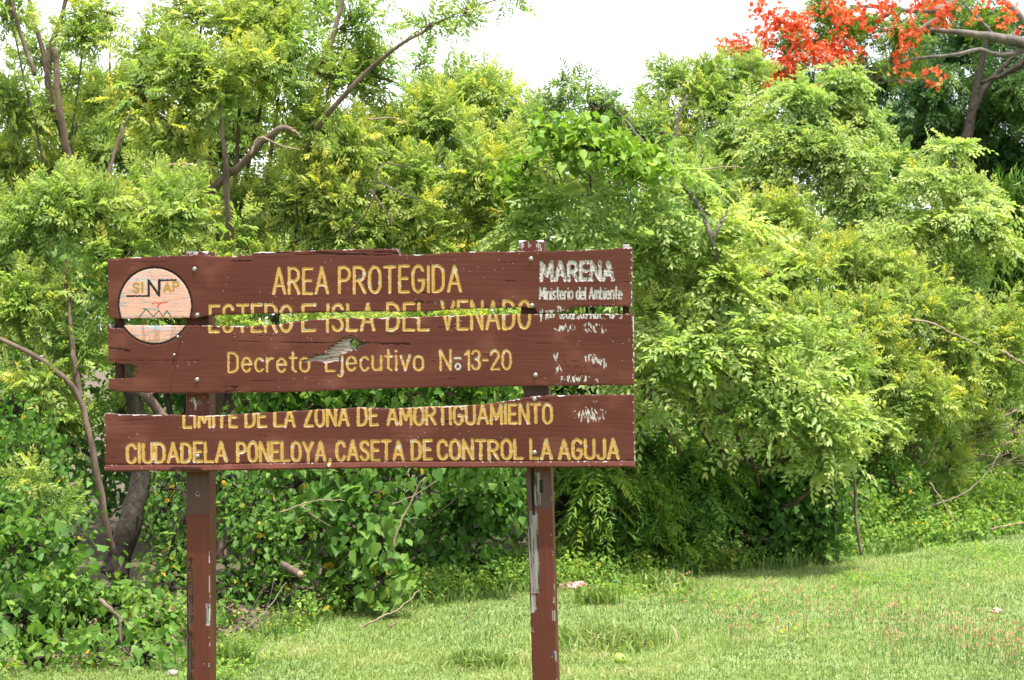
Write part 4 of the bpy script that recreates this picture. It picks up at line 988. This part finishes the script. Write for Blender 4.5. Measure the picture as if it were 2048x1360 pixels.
# low broad-leaved growth in front
tree('heart_leaved_creeper', 'heart leaved creeper mound at the lower left corner', 'plant', (100, 1330, 10.2),
     [(60, 1110, 100, 80, 10.3), (150, 1180, 90, 80, 10.2), (40, 1230, 90, 80, 10.0), (150, 1290, 80, 50, 9.9), (230, 1210, 60, 60, 10.3), (10, 1020, 70, 60, 10.5), (220, 1150, 40, 40, 10.4, .8, .7), (300, 1250, 60, 50, 10.4), (330, 1300, 50, 40, 10.0, .8, .8), (250, 1290, 60, 50, 10.0), (70, 1320, 90, 34, 9.5), (180, 1326, 80, 30, 9.5), (290, 1318, 60, 34, 9.6), (400, 1270, 40, 40, 10.4, .8, .7)],
     kind='broad', dens=5.0, seed=41, tint=.50, down=True, hang=.1, up=.15, out=1.0, bark='bark_dark', trunk_r=.012,
     extra=[('broad_small', [(120, 1200, 110, 90, 10.1), (250, 1230, 80, 60, 10.2), (60, 1050, 90, 70, 10.4), (180, 1310, 150, 40, 9.5)], 3.0, .62, .9)])
tree('shade_shrub', 'shaded mixed leaf shrub beside the leaning trunk', 'shrub', (60, 1180, 11.4),
     [(60, 900, 90, 80, 11.4), (110, 1000, 90, 60, 11.2), (30, 820, 70, 60, 11.6), (150, 1080, 60, 40, 11.1, .8, .7)],
     kind='broad_small', dens=5.0, seed=43, tint=.42, down=True, hang=.1, bark='bark_dark', trunk_r=.025,
     extra=[('pinnate', [(110, 1030, 70, 30, 10.9), (60, 960, 60, 40, 11.0)], 3, .42, .7)])
tree('small_leaved_bush', 'small leaved green bush just right of the left post', 'shrub', (520, 1230, 11.9),
     [(500, 1020, 80, 70, 11.9), (590, 960, 70, 50, 12.0), (520, 1110, 90, 80, 11.7), (460, 1180, 60, 60, 11.6), (600, 1070, 70, 70, 11.7), (560, 1170, 80, 50, 11.6), (380, 1120, 60, 90, 12.0), (330, 1000, 60, 80, 12.1), (330, 1180, 60, 70, 11.6), (300, 1240, 60, 50, 11.2), (340, 1100, 50, 50, 11.9), (450, 960, 60, 50, 12.0), (480, 1245, 60, 34, 10.9), (420, 1220, 50, 40, 10.9), (560, 1235, 50, 26, 11.1)],
     kind='broad_small', dens=5.6, seed=45, tint=.46, down=True, hang=.1, up=.2, out=1.0, trunk_r=.02, bark='bark_dark')
tree('round_leaved_bush', 'bush of large round leaves below the lowest sign board', 'shrub', (720, 1200, 11.7),
     [(730, 1000, 80, 50, 11.6), (760, 1080, 60, 60, 11.4), (680, 1080, 60, 60, 11.6), (700, 960, 70, 40, 11.7), (770, 1150, 60, 50, 11.4), (680, 1160, 70, 40, 11.6), (830, 960, 40, 30, 11.8, .8, .8)],
     kind='broad_round', dens=5.2, seed=47, tint=.46, down=True, hang=.1, up=.3, out=.9, trunk_r=.011, bark='bark_dark')
tree('creeper_wall', 'shaded wall of creeper left of the right post', 'plant', (930, 1180, 13.2),
     [(900, 1000, 100, 80, 13.2), (990, 1040, 70, 90, 13.0), (950, 1120, 90, 50, 12.8), (860, 1110, 70, 50, 12.8), (1000, 960, 70, 50, 13.1), (830, 1040, 60, 60, 13.3)],
     kind='broad', dens=5.0, seed=49, tint=.40, down=True, hang=.1, up=.1, out=1.0, trunk_r=.012, bark='bark_dark')
tree('board_gap_bush', 'leafy bush showing between the middle and lowest boards', 'shrub', (760, 1200, 12.6),
     [(520, 820, 90, 60, 12.6), (640, 800, 90, 60, 12.6), (760, 800, 90, 60, 12.6), (880, 800, 90, 60, 12.6), (980, 800, 70, 60, 12.6), (600, 740, 160, 60, 12.6), (800, 730, 160, 60, 12.6), (960, 720, 110, 60, 12.6), (640, 900, 200, 60, 12.4), (880, 900, 140, 60, 12.5)],
     kind='broad', dens=4.6, seed=51, tint=.55, down=True, hang=.1, up=.4, out=.9, trunk_r=.010,
     extra=[('pinnate', [(480, 660, 80, 50, 11.9), (600, 660, 90, 50, 11.9), (720, 655, 90, 50, 11.9), (840, 650, 90, 50, 11.9), (960, 650, 90, 50, 11.9), (1050, 650, 60, 50, 12.0)], 4.0, .62, .8)])
tree('thick_tree', 'thick leafy tree right behind the emblem end of the sign', 'tree', (330, 1150, 13.2),
     [(300, 700, 120, 90, 13.4), (430, 660, 110, 80, 13.4), (560, 560, 120, 70, 13.5), (330, 580, 110, 70, 13.4), (250, 820, 70, 60, 13.5, .8, .5), (700, 590, 130, 70, 13.4), (850, 580, 120, 60, 13.5), (980, 560, 90, 60, 13.6), (100, 850, 80, 80, 13.4), (420, 560, 110, 50, 13.2)],
     dens=4.0, seed=53, tint=.42, trunk_r=.06, bark='bark_dark')
tree('middle_tree', 'green tree right behind the white lettered end of the sign', 'tree', (1130, 1150, 14.8),
     [(1080, 560, 110, 70, 14.8), (1180, 560, 110, 80, 14.6), (1100, 680, 110, 80, 14.6), (1220, 690, 90, 80, 14.4), (1110, 790, 90, 70, 14.4), (1240, 840, 90, 80, 14.5), (1050, 880, 90, 60, 14.3)],
     kind='shoot', dens=4.6, seed=55, tint=.40, hang=.25, bark='bark_dark')

# background trees that close the thicket
def back_tree(label, base, lobes, seed, tint, kind='pinnate_far', dens=3.8, size=1.25, name='background_tree'):
    tree(name, label, 'tree', base, lobes, kind=kind, dens=dens, seed=seed, tint=tint, size=size, group='trees closing the back of the thicket', twig=5, trunk_r=.025)
back_tree('green tree at the back behind the tall bare stems', (60, 1080, 18), [(200, 240, 100, 80, 18.4), (100, 250, 100, 80, 18.4), (0, 470, 150, 130, 18), (130, 380, 120, 100, 18.4), (40, 680, 160, 130, 17.5), (-60, 330, 100, 100, 18), (60, 880, 150, 100, 17), (170, 560, 130, 100, 18)], 61, .36)
back_tree('green tree at the back above the sign emblem', (340, 1080, 18), [(330, 330, 130, 110, 18), (460, 260, 130, 110, 18.3), (340, 520, 150, 120, 17.6), (540, 450, 140, 120, 17.8), (400, 720, 160, 120, 17), (330, 900, 140, 110, 16.4), (560, 760, 140, 120, 17)], 63, .37)
back_tree('green tree at the back behind the carved heading', (760, 1080, 18), [(640, 330, 120, 110, 18.2), (740, 300, 110, 100, 18.4), (720, 480, 150, 110, 17.8), (900, 430, 140, 110, 18), (760, 680, 160, 120, 17), (900, 820, 160, 130, 16.5), (720, 900, 140, 110, 16.2)], 65, .38)
back_tree('green tree at the back over the white lettering', (1080, 1080, 18), [(1060, 380, 130, 90, 18), (1180, 370, 120, 90, 18.4), (1080, 560, 150, 110, 17.6), (1250, 480, 120, 100, 18), (1340, 430, 110, 90, 18.2), (1070, 760, 140, 120, 16.8), (1230, 720, 140, 130, 16.8), (1060, 940, 120, 100, 16), (1220, 930, 140, 110, 16)], 67, .34)
back_tree('green tree at the back right of the drooping shrub', (1500, 1080, 20), [(1380, 470, 120, 80, 19.5), (1520, 480, 120, 80, 19.5), (1640, 450, 110, 70, 19.8), (1400, 560, 140, 110, 19), (1540, 620, 140, 110, 19), (1450, 780, 150, 120, 17.6), (1600, 820, 140, 120, 17.6), (1400, 940, 140, 110, 16.4), (1560, 960, 130, 110, 16.4)], 69, .32)
back_tree('green tree at the back beyond the fine leaved bush', (1800, 1060, 21), [(1760, 380, 110, 80, 21), (1860, 500, 110, 60, 20.8), (1960, 520, 100, 60, 20.8), (1740, 560, 150, 100, 20.5), (1880, 590, 140, 100, 20.5), (1820, 740, 160, 110, 19), (1960, 800, 140, 110, 19), (1720, 880, 140, 100, 17.6), (2060, 780, 120, 120, 19), (1800, 500, 150, 70, 21)], 71, .36)

# a dense interior of the thicket that reads as one dark leafy mass
rs = np.random.RandomState(90)
n = 1500
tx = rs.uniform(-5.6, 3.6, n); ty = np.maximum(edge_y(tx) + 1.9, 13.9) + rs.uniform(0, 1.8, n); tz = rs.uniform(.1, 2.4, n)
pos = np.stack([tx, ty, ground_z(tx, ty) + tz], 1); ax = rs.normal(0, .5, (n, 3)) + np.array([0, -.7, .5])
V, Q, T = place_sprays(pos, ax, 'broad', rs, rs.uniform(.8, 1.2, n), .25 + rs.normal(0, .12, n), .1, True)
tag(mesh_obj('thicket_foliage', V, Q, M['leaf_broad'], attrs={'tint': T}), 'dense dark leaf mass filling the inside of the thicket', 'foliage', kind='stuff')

# ------------------------------------------------------------------ grass, weeds, undergrowth
def blades(x, y, h, w, rs, lean=.6, tint=None, z=None, bend=.5):
    n = len(x); z0 = ground_z(x, y) - .004 if z is None else z
    az = rs.uniform(0, 2 * math.pi, n); wd = np.stack([np.cos(az), np.sin(az), 0 * az], 1)
    la = rs.uniform(0, 2 * math.pi, n); ld = np.stack([np.cos(la), np.sin(la), 0 * la], 1); lm = np.abs(rs.normal(0, lean, n))
    b0 = np.stack([x, y, z0], 1); up = np.array([0, 0, 1.])
    mid = b0 + up * (h * .6)[:, None] + ld * (h * lm * .35)[:, None]
    tip = b0 + up * (h * (1 - .25 * bend * np.minimum(lm, 1.5)))[:, None] + ld * (h * lm)[:, None]
    hw = (w * .5)[:, None]
    V = np.stack([b0 - wd * hw, b0 + wd * hw, mid + wd * hw * .85, tip, mid - wd * hw * .85], 1)
    k = (np.arange(n) * 5)[:, None]
    q = np.concatenate([k + np.array([[0, 1, 2, 4]])]); t = k + np.array([[4, 2, 3]])
    return V.reshape(-1, 3), q, t
rs = np.random.RandomState(7)
n = 440000
u = rs.rand(n); yy = 8.2 + (19.5 - 8.2) * u ** 1.25; xx = (rs.rand(n) * 2 - 1) * (.30 * yy + 1.5)
d = yy - edge_y(xx)
dn = fbm(xx * 1.4 + 30, yy * 1.4 + 30, 12, 3); fine = fbm(xx * 6 + 30, yy * 6 + 30, 13, 2)
pt = fbm(xx * .9 + 11, yy * .9 + 17, 15, 3); k = (d < .35 + .9 * (dn - .5)) & (rs.rand(n) < .35 + .9 * fine + .5 * (pt - .4))
xx, yy, dn, fine = xx[k], yy[k], dn[k], fine[k]; n = len(xx)
h = (.014 + .034 * rs.rand(n)) * (.55 + .9 * dn) * (1 + .3 * (fine - .5)); w = rs.uniform(.003, .0062, n)
V, q, t = blades(xx, yy, h, w, rs, 1.7, bend=1.3)
tt = .45 + .9 * (dn - .5) + .6 * (fine - .5) + rs.normal(0, .16, n); tt[rs.rand(n) < .06] = 1.0
tag(mesh_obj('grass', V, [q, t], M['grass'], attrs={'tint': np.concatenate([tt, tt])}), 'short bright green grass of the sunlit lawn', 'grass', kind='stuff')

# rough grass and weeds along the lawn edge
def strip_points(n, d0, d1, rs, x0=-2.6, x1=5.4):
    x = rs.uniform(x0, x1, n); y = edge_y(x) + rs.uniform(d0, d1, n); return x, y
n = 15000
x, y = strip_points(n, -.6, .9, rs, -1.5); dnn = fbm(x * 1.9 + 30, y * 1.9 + 30, 19, 2); k = rs.rand(n) < sstep(.35, .62, dnn) * (.35 + .9 * sstep(.5, 3.2, x)); x, y = x[k], y[k]; n = len(x)
V1, q1, t1 = blades(x, y, rs.uniform(.05, .19, n) * rs.uniform(.6, 1, n), rs.uniform(.005, .013, n), rs, .7)
ti1 = .30 + rs.normal(0, .2, n)
tag(mesh_obj('long_grass', V1, [q1, t1], M['grass'], attrs={'tint': np.concatenate([ti1, ti1])}), 'longer coarse grass along the foot of the thicket', 'grass', kind='stuff')
n = 3200
x, y = strip_points(n, -.45, .9, rs); k = rs.rand(n) < sstep(.25, .6, fbm(x * 1.3 + 80, y * 1.3 + 80, 29, 2)); x, y = x[k], y[k]
pos = np.stack([x, y, ground_z(x, y) + rs.uniform(.03, .16, len(x))], 1); ax = rs.normal(0, .4, (len(x), 3)) + np.array([0, -.3, 1])
V, Q, T = place_sprays(pos, ax, 'broad_small', rs, rs.uniform(.4, .75, len(x)) * (1 + .5 * sstep(1.5, 3.5, x)), .72 + rs.normal(0, .14, len(x)), .1, True)
n = 2600
x = rs.uniform(-1.6, 5, n); y = edge_y(x) - np.abs(rs.normal(0, 1.3, n)); k = (y > 8.6) & (rs.rand(n) < sstep(.42, .7, fbm(x * 1.2 + 5, y * 1.2 + 5, 33, 2))); x, y = x[k], y[k]
pos = np.stack([x, y, ground_z(x, y) + .018], 1); ax = rs.normal(0, .25, (len(x), 3)) + np.array([0, -.2, 1])
Vw, Qw, Tw = place_sprays(pos, ax, 'broad_small', rs, rs.uniform(.25, .6, len(x)), .8 + rs.normal(0, .16, len(x)), .0, True)
Q = np.concatenate([Q, Qw + len(V)]); V = np.concatenate([V, Vw]); T = np.concatenate([T, Tw])
tag(mesh_obj('undergrowth', V, Q, M['leaf_broad'], attrs={'tint': T}), 'low leafy weeds along the foot of the thicket', 'undergrowth', kind='stuff')
# bank of weeds on the right
n = 4800
x = rs.uniform(2.0, 8.4, n); y = edge_y(x) + rs.uniform(-.1, 3.6, n); k = rs.rand(n) < .25 + sstep(.3, .6, fbm(x * 1.1 + 20, y * 1.1 + 20, 39, 2)); x, y = x[k], y[k]
pos = np.stack([x, y, ground_z(x, y) + rs.uniform(.02, .30, len(x)) * (.6 + .7 * fbm(x + 9, y + 9, 41, 2))], 1); ax = rs.normal(0, .45, (len(x), 3)) + np.array([0, -.45, .9])
V, Q, T = place_sprays(pos, ax, 'broad_small', rs, rs.uniform(.5, 1.0, len(x)), .86 + rs.normal(0, .2, len(x)), .1, True)
V2, Q2, T2 = place_sprays(pos[::5] + np.array([0, 0, .1]), ax[::5], 'pinnate', rs, rs.uniform(.4, .7, len(pos[::5])), .62 + rs.normal(0, .12, len(pos[::5])), .3)
tag(mesh_obj('bank_undergrowth', np.concatenate([V, V2]), np.concatenate([Q, Q2 + len(V)]), M['leaf_broad'], attrs={'tint': np.concatenate([T, T2])}), 'bright weedy growth covering the bank on the right', 'undergrowth', kind='stuff')
# reddish sedge heads standing above the lawn
n = 900
cl = [(1480, 1235, 60, 22, 70), (1500, 1200, 70, 16, 30), (1690, 1200, 60, 24, 60), (1800, 1230, 60, 24, 90), (1790, 1275, 40, 20, 40), (1900, 1255, 70, 22, 110), (1980, 1275, 70, 26, 120), (1380, 1160, 50, 14, 40), (1330, 1190, 70, 16, 30), (1880, 1180, 60, 16, 30), (2030, 1290, 40, 26, 70), (1600, 1230, 80, 30, 60), (1560, 1180, 60, 16, 40)]
SV, SQ, ST = [], [], []; cnt = 0
for (cx, cyy, rx, ry, m_) in cl:
    for i in range(int(m_ * .5)):
        px, py = cx + rs.normal(0, rx * .6), cyy + rs.normal(0, ry * .5) + 45
        Yd = CAMZ * F / max(60, py - HOR); Yd = CAMZ * F / (py - HOR)
        b0 = P(px, py, Yd); b0[2] = ground_z(b0[0], b0[1]); hh = rs.uniform(.07, .20)
        top = b0 + np.array([rs.normal(0, .02), rs.normal(0, .02), hh]); wv = np.array([.0011, 0, 0])
        SV.append(np.array([b0 - wv, b0 + wv, top + wv, top - wv])); SQ.append(np.array([[0, 1, 2, 3]]) + cnt); ST.append([.2]); cnt += 4
        for j in range(rs.randint(5, 10)):
            A = aim(unit(rs.normal(0, 1, 3) + np.array([0, 0, .9])), unit(rs.normal(0, 1, 3)))
            V = leaflet(rs.uniform(.012, .028), .0034, .1, .1) @ A.T + top
            SV.append(V); SQ.append(LQ + cnt); ST.append([.62 + rs.uniform(0, .35)] * 2); cnt += 6
tag(mesh_obj('sedge_heads', np.concatenate(SV), np.concatenate(SQ), M['sedge'], attrs={'tint': np.concatenate(ST)}), 'thin sedge stems with reddish seed heads above the lawn', 'sedge', kind='stuff')
# leaf litter under the bushes
n = 5000
x, y = strip_points(n, .0, 1.7, rs); a = rs.uniform(0, 6.28, n)
tl = Tpl(); z = ground_z(x, y)
for i in range(n):
    V = leaflet(rs.uniform(.03, .06), rs.uniform(.015, .03), .2, .2) @ (rotm((0, 0, 1), a[i]) @ rotm((1, 0, 0), rs.normal(0, .5))).T + np.array([x[i], y[i], z[i] + .008 + rs.rand() * .015]); tl.add(V, 0)
tl.done()
tag(mesh_obj('leaf_litter', tl.V, tl.Q, M['litter']), 'brown fallen leaves under the shrubs', 'leaf litter', kind='stuff')

# clumps of broad-bladed grass that stand out of the lawn
def tuft(label, px, py, wpx, n, hh, seed, tint=.4):
    r2 = np.random.RandomState(seed); Yd = CAMZ * F / (py - HOR); c = P(px, py, Yd); R = wpx * Yd / F
    x = c[0] + r2.normal(0, R * .5, n); y = c[1] + r2.normal(0, R * .5, n)
    V, q, t = blades(x, y, r2.uniform(.5, 1.1, n) * hh, r2.uniform(.010, .02, n), r2, .9, bend=1)
    t_ = tint + r2.normal(0, .16, n)
    o = mesh_obj('grass_tuft', V - np.array([c[0], c[1], 0]), [q, t], M['grass'], attrs={'tint': np.concatenate([t_, t_])}); o.location = (c[0], c[1], 0)
    tag(o, label, 'grass tuft', 'broad bladed grass tufts on the lawn')
tuft('wide broad bladed grass clump beside the right post', 1210, 1290, 100, 1100, .13, 201, .62)
tuft('broad bladed grass clump left of the right post', 960, 1330, 70, 420, .09, 202, .55)
tuft('small grass tuft by the pink bag', 1195, 1205, 40, 160, .14, 203, .5)
tuft('long bladed grass tuft at the foot of the left post', 450, 1330, 60, 130, .16, 204, .45)
tuft('upright grass tuft at the edge of the shaded hollow', 1320, 1180, 60, 260, .15, 206, .5)

# ------------------------------------------------------------------ sticks, fallen branches, litter
def stick(name, label, cat, pts, r0, r1, mat='stick', side=(), seed=1, group=None):
    r2 = np.random.RandomState(seed); w = np.array([P(*p) for p in pts]); base = w[0]
    root = thing(name, label, cat, group, loc=tuple(base)) if side else None
    m_ = MB(); limb(m_, w, r0 * .62, r1 * .45, r2, 8, .008, 20)
    if root is None:
        o = m_.build(name, M[mat]); V = np.empty(len(o.data.vertices) * 3, dtype=np.float32); o.data.vertices.foreach_get('co', V)
        o.data.vertices.foreach_set('co', (V.reshape(-1, 3) - base.astype(np.float32)).ravel()); o.location = tuple(base); o.data.update()
        return tag(o, label, cat, group)
    m_.build('stem', M[mat], root)
    for sp, a, b_ in side:
        m2 = MB(); limb(m2, [P(*p) for p in sp], a * .6, b_ * .5, r2, 6, .005, 12); m2.build('side_twig', M[mat], root)
    return root
SG = 'fallen sticks along the lawn edge'
stick('fallen_branch', 'long pale pole slanting up the bank at the right', 'branch', [(1760, 985, 16.6), (1800, 955, 16.4), (1850, 925, 16.3), (1868, 890, 16.3), (1872, 870, 16.3)], .014, .008, seed=1, group=SG)
stick('fallen_branch', 'long grey pole lying across the bank from lower left to upper right', 'branch', [(1815, 1033, 16.2), (1870, 1010, 16.2), (1930, 985, 16.3), (1975, 945, 16.4), (2000, 905, 16.5)], .015, .010, 'stick_grey', seed=2, group=SG)
stick('fallen_branch', 'thin curved twig arching down onto the grass at the right', 'branch', [(1860, 965, 16.0), (1890, 1010, 15.9), (1912, 1050, 15.8), (1918, 1085, 15.8)], .009, .006, seed=3, group=SG)
stick('fallen_branch', 'pale pole lying on the grass at the right edge', 'branch', [(1980, 1058, 16.4), (2020, 1050, 16.4), (2080, 1040, 16.4)], .016, .014, seed=4, group=SG)
stick('fallen_limb', 'thick bare limb rising through the twig pile at the right', 'branch', [(1935, 925, 17.4), (1950, 885, 17.4), (1972, 858, 17.4), (2010, 832, 17.4), (2080, 800, 17.4)], .035, .02, 'stick', seed=5)
r2 = np.random.RandomState(4); m_ = MB()
for i in range(56):
    a = P(r2.uniform(1880, 2080), r2.uniform(840, 940), r2.uniform(16.8, 17.8)); ang = r2.normal(-.3, .5); ln = r2.uniform(.2, .7)
    b_ = a + np.array([math.cos(ang) * ln, r2.normal(0, .12), -math.sin(ang) * ln * .5])
    limb(m_, [a, .5 * (a + b_) + r2.normal(0, .03, 3), b_], .0045, .002, r2, 5, .005, 8)
pile = m_.build('twig_pile', M['stick']); tag(pile, 'tangled pile of dry twigs on the bank', 'twig pile')
stick('fallen_branch', 'dark thin branch leaning from the grass right of the left post', 'branch', [(445, 1292, 10.6), (480, 1265, 10.6), (530, 1225, 10.7), (572, 1165, 10.9)], .011, .005, 'stick_grey', [([(535, 1220, 10.7), (540, 1195, 10.7), (548, 1160, 10.7)], .005, .003)], seed=6, group=SG)
stick('fallen_branch', 'grey branch lying in the grass below the round leaved bush', 'branch', [(715, 1258, 11.0), (760, 1236, 11.0), (800, 1216, 11.1), (840, 1180, 11.2)], .012, .006, 'stick', [([(780, 1226, 11.0), (800, 1195, 11.0), (815, 1170, 11.0)], .006, .003)], seed=7, group=SG)
stick('fallen_branch', 'short pale split stick on the grass below the round leaved bush', 'branch', [(778, 1258, 10.9), (790, 1247, 10.9), (798, 1237, 10.9)], .012, .006, seed=8, group=SG)
stick('fallen_branch', 'thin pale twig standing in the grass below the creeper wall', 'branch', [(922, 1248, 11.0), (938, 1230, 11.0), (953, 1208, 11.0)], .007, .005, seed=9, group=SG)
stick('dead_branch', 'long bare pale branch leaning up in front of the creeper wall', 'branch', [(785, 1100, 11.2), (800, 1050, 11.2), (822, 1005, 11.2), (835, 975, 11.2), (850, 955, 11.2)], .012, .007, 'stick', [([(783, 1010, 11.2), (830, 990, 11.2), (872, 962, 11.2)], .006, .004)], seed=11)
stick('dead_branch', 'forked bare twig poking out of the small leaved bush', 'branch', [(560, 1025, 11.0), (600, 1010, 11.0), (640, 1000, 11.0), (690, 1002, 11.0)], .009, .004, 'stick', [([(605, 1012, 11.0), (625, 1030, 11.0), (665, 1055, 11.0)], .005, .003), ([(612, 1014, 11.0), (635, 1040, 11.0)], .004, .002)], seed=12)
stick('dead_branch', 'dark crooked branch hanging among the creeper leaves at the lower left', 'branch', [(200, 1200, 9.9), (225, 1222, 9.8), (240, 1250, 9.8), (242, 1285, 9.75), (258, 1312, 9.7)], .022, .012, 'bark', [([(228, 1225, 9.8), (255, 1245, 9.7), (285, 1268, 9.7)], .008, .004)], seed=14)
stick('fallen_branch', 'dark branch lying along the ground at the lower left', 'branch', [(110, 1332, 9.5), (170, 1333, 9.5), (220, 1328, 9.5), (270, 1334, 9.5)], .016, .01, 'bark', seed=15, group=SG)
stick('fallen_branch', 'thin flat twig on the grass right of the left post', 'branch', [(440, 1268, 11.0), (500, 1270, 11.0), (570, 1272, 11.0)], .007, .004, 'stick_grey', seed=16, group=SG)
# sawn log end
r2 = np.random.RandomState(6); m_ = MB(); a, b_ = P(566, 1129, 11.3), P(600, 1148, 10.98)
m_.tube([a, .5 * (a + b_), b_, b_ + (b_ - a) * .02], [.020, .022, .022, .021], 14)
log = thing('sawn_log', 'short sawn log end sticking out below the small leaved bush', 'log', loc=tuple(b_)); m_.build('log_body', M['bark'], log)
m_ = MB(); m_.tube([b_ + (b_ - a) * .02, b_ + (b_ - a) * .035], [.0195, .018], 14); m_.build('cut_face', M['cut_wood'], log)
m_ = MB()
for i in range(26):
    a = P(r2.uniform(1110, 1260), r2.uniform(985, 1120), r2.uniform(13.4, 13.9)); ang = r2.uniform(-.9, .9); ln = r2.uniform(.1, .4)
    b_ = a + np.array([math.cos(ang) * ln, r2.normal(0, .06), math.sin(ang) * ln])
    limb(m_, [a, .5 * (a + b_) + r2.normal(0, .03, 3), b_], .003, .0015, r2, 4, .003, 7)
tag(m_.build('dead_twigs', M['stick_grey']), 'wispy bare twigs hanging in the shade beside the right post', 'twigs')
m_ = MB()
for i in range(90):
    px = r2.uniform(1040, 1260); a = P(px, 330 + (px - 1030) * .05 + r2.normal(0, 20), r2.uniform(13.0, 13.4)); ang = r2.normal(0, .5); ln = r2.uniform(.1, .35)
    b_ = a + np.array([math.cos(ang) * ln, r2.normal(0, .06), math.sin(ang) * ln - .06])
    limb(m_, [a, .5 * (a + b_) + r2.normal(0, .03, 3), b_], .003, .0015, r2, 4, .003, 7)
tag(m_.build('dead_vine_tangle', M['bark']), 'tangle of dead brown vine stems over the hollow', 'vine')

def crumpled(name, px, py, Yd, size, mat, seed, label, cat, amp=.45):
    c = P(px, py, Yd); c[2] = ground_z(c[0], c[1]) + size[2] * .6
    n1, n2 = 36, 24; r3 = np.random.RandomState(seed)
    th = np.linspace(0, 2 * math.pi, n1, endpoint=False); ph = np.linspace(.02, math.pi - .02, n2)
    T_, P_ = np.meshgrid(th, ph); D = np.stack([np.cos(T_) * np.sin(P_), np.sin(T_) * np.sin(P_), np.cos(P_)], -1)
    w = np.zeros(T_.shape)
    for k_ in range(14):
        ax = unit(r3.normal(0, 1, 3)); w += np.abs(np.sin((D @ ax) * r3.uniform(2, 9) + r3.uniform(0, 6))) * r3.uniform(.3, 1)
    w = (w - w.mean()) / w.std()
    V = D * np.array(size) * (1 + amp * .4 * w)[..., None]
    V[..., 2] = np.maximum(V[..., 2], -size[2] * .6)
    I = np.arange(n1 * n2).reshape(n2, n1); J = np.roll(I, -1, 1)
    q = np.stack([I[:-1], I[1:], J[1:], J[:-1]], -1).reshape(-1, 4)
    o = mesh_obj(name, V.reshape(-1, 3), q, mat, smooth=False); o.location = tuple(c); tag(o, label, cat)
crumpled('plastic_bag', 1145, 1178, 12.85, (.085, .05, .035), M['bag'], 3, 'crumpled pink plastic bag on the grass beside the right post', 'plastic bag')
crumpled('plastic_scrap', 1232, 1158, 13.1, (.035, .025, .02), M['teal'], 5, 'small teal plastic scrap in the grass at the shade edge', 'litter')
crumpled('stone', 345, 1352, 9.3, (.03, .025, .02), M['stone'], 7, 'pale crumbly stone beside the left post', 'stone', .2)
crumpled('dry_leaf', 1993, 1225, 11.6, (.035, .02, .018), M['dry_leaf'], 9, 'curled dry pinkish leaf among the sedge', 'leaf', .5)
# fallen fruit
c = P(1240, 1331, 9.62); c[2] = ground_z(c[0], c[1])
fr = thing('fallen_fruit', 'yellow green fruit lying on the mown lawn', 'fruit', loc=tuple(c))
m_ = MB(); tt = np.linspace(0, math.pi, 14); ctr = c + np.array([0, 0, .032]); axd = unit([.5, -.75, .45])
m_.tube(ctr + np.outer(-np.cos(tt), axd) * .027, np.maximum(np.sin(tt) * .033, .0015) * (1 + .04 * np.sin(tt * 5)), 20); m_.build('flesh', M['fruit'], fr)
m_ = MB(); m_.tube([ctr + axd * .026, ctr + axd * .030, ctr + axd * .034], [.006, .005, .003], 8); m_.build('stalk_end', M['bark'], fr)
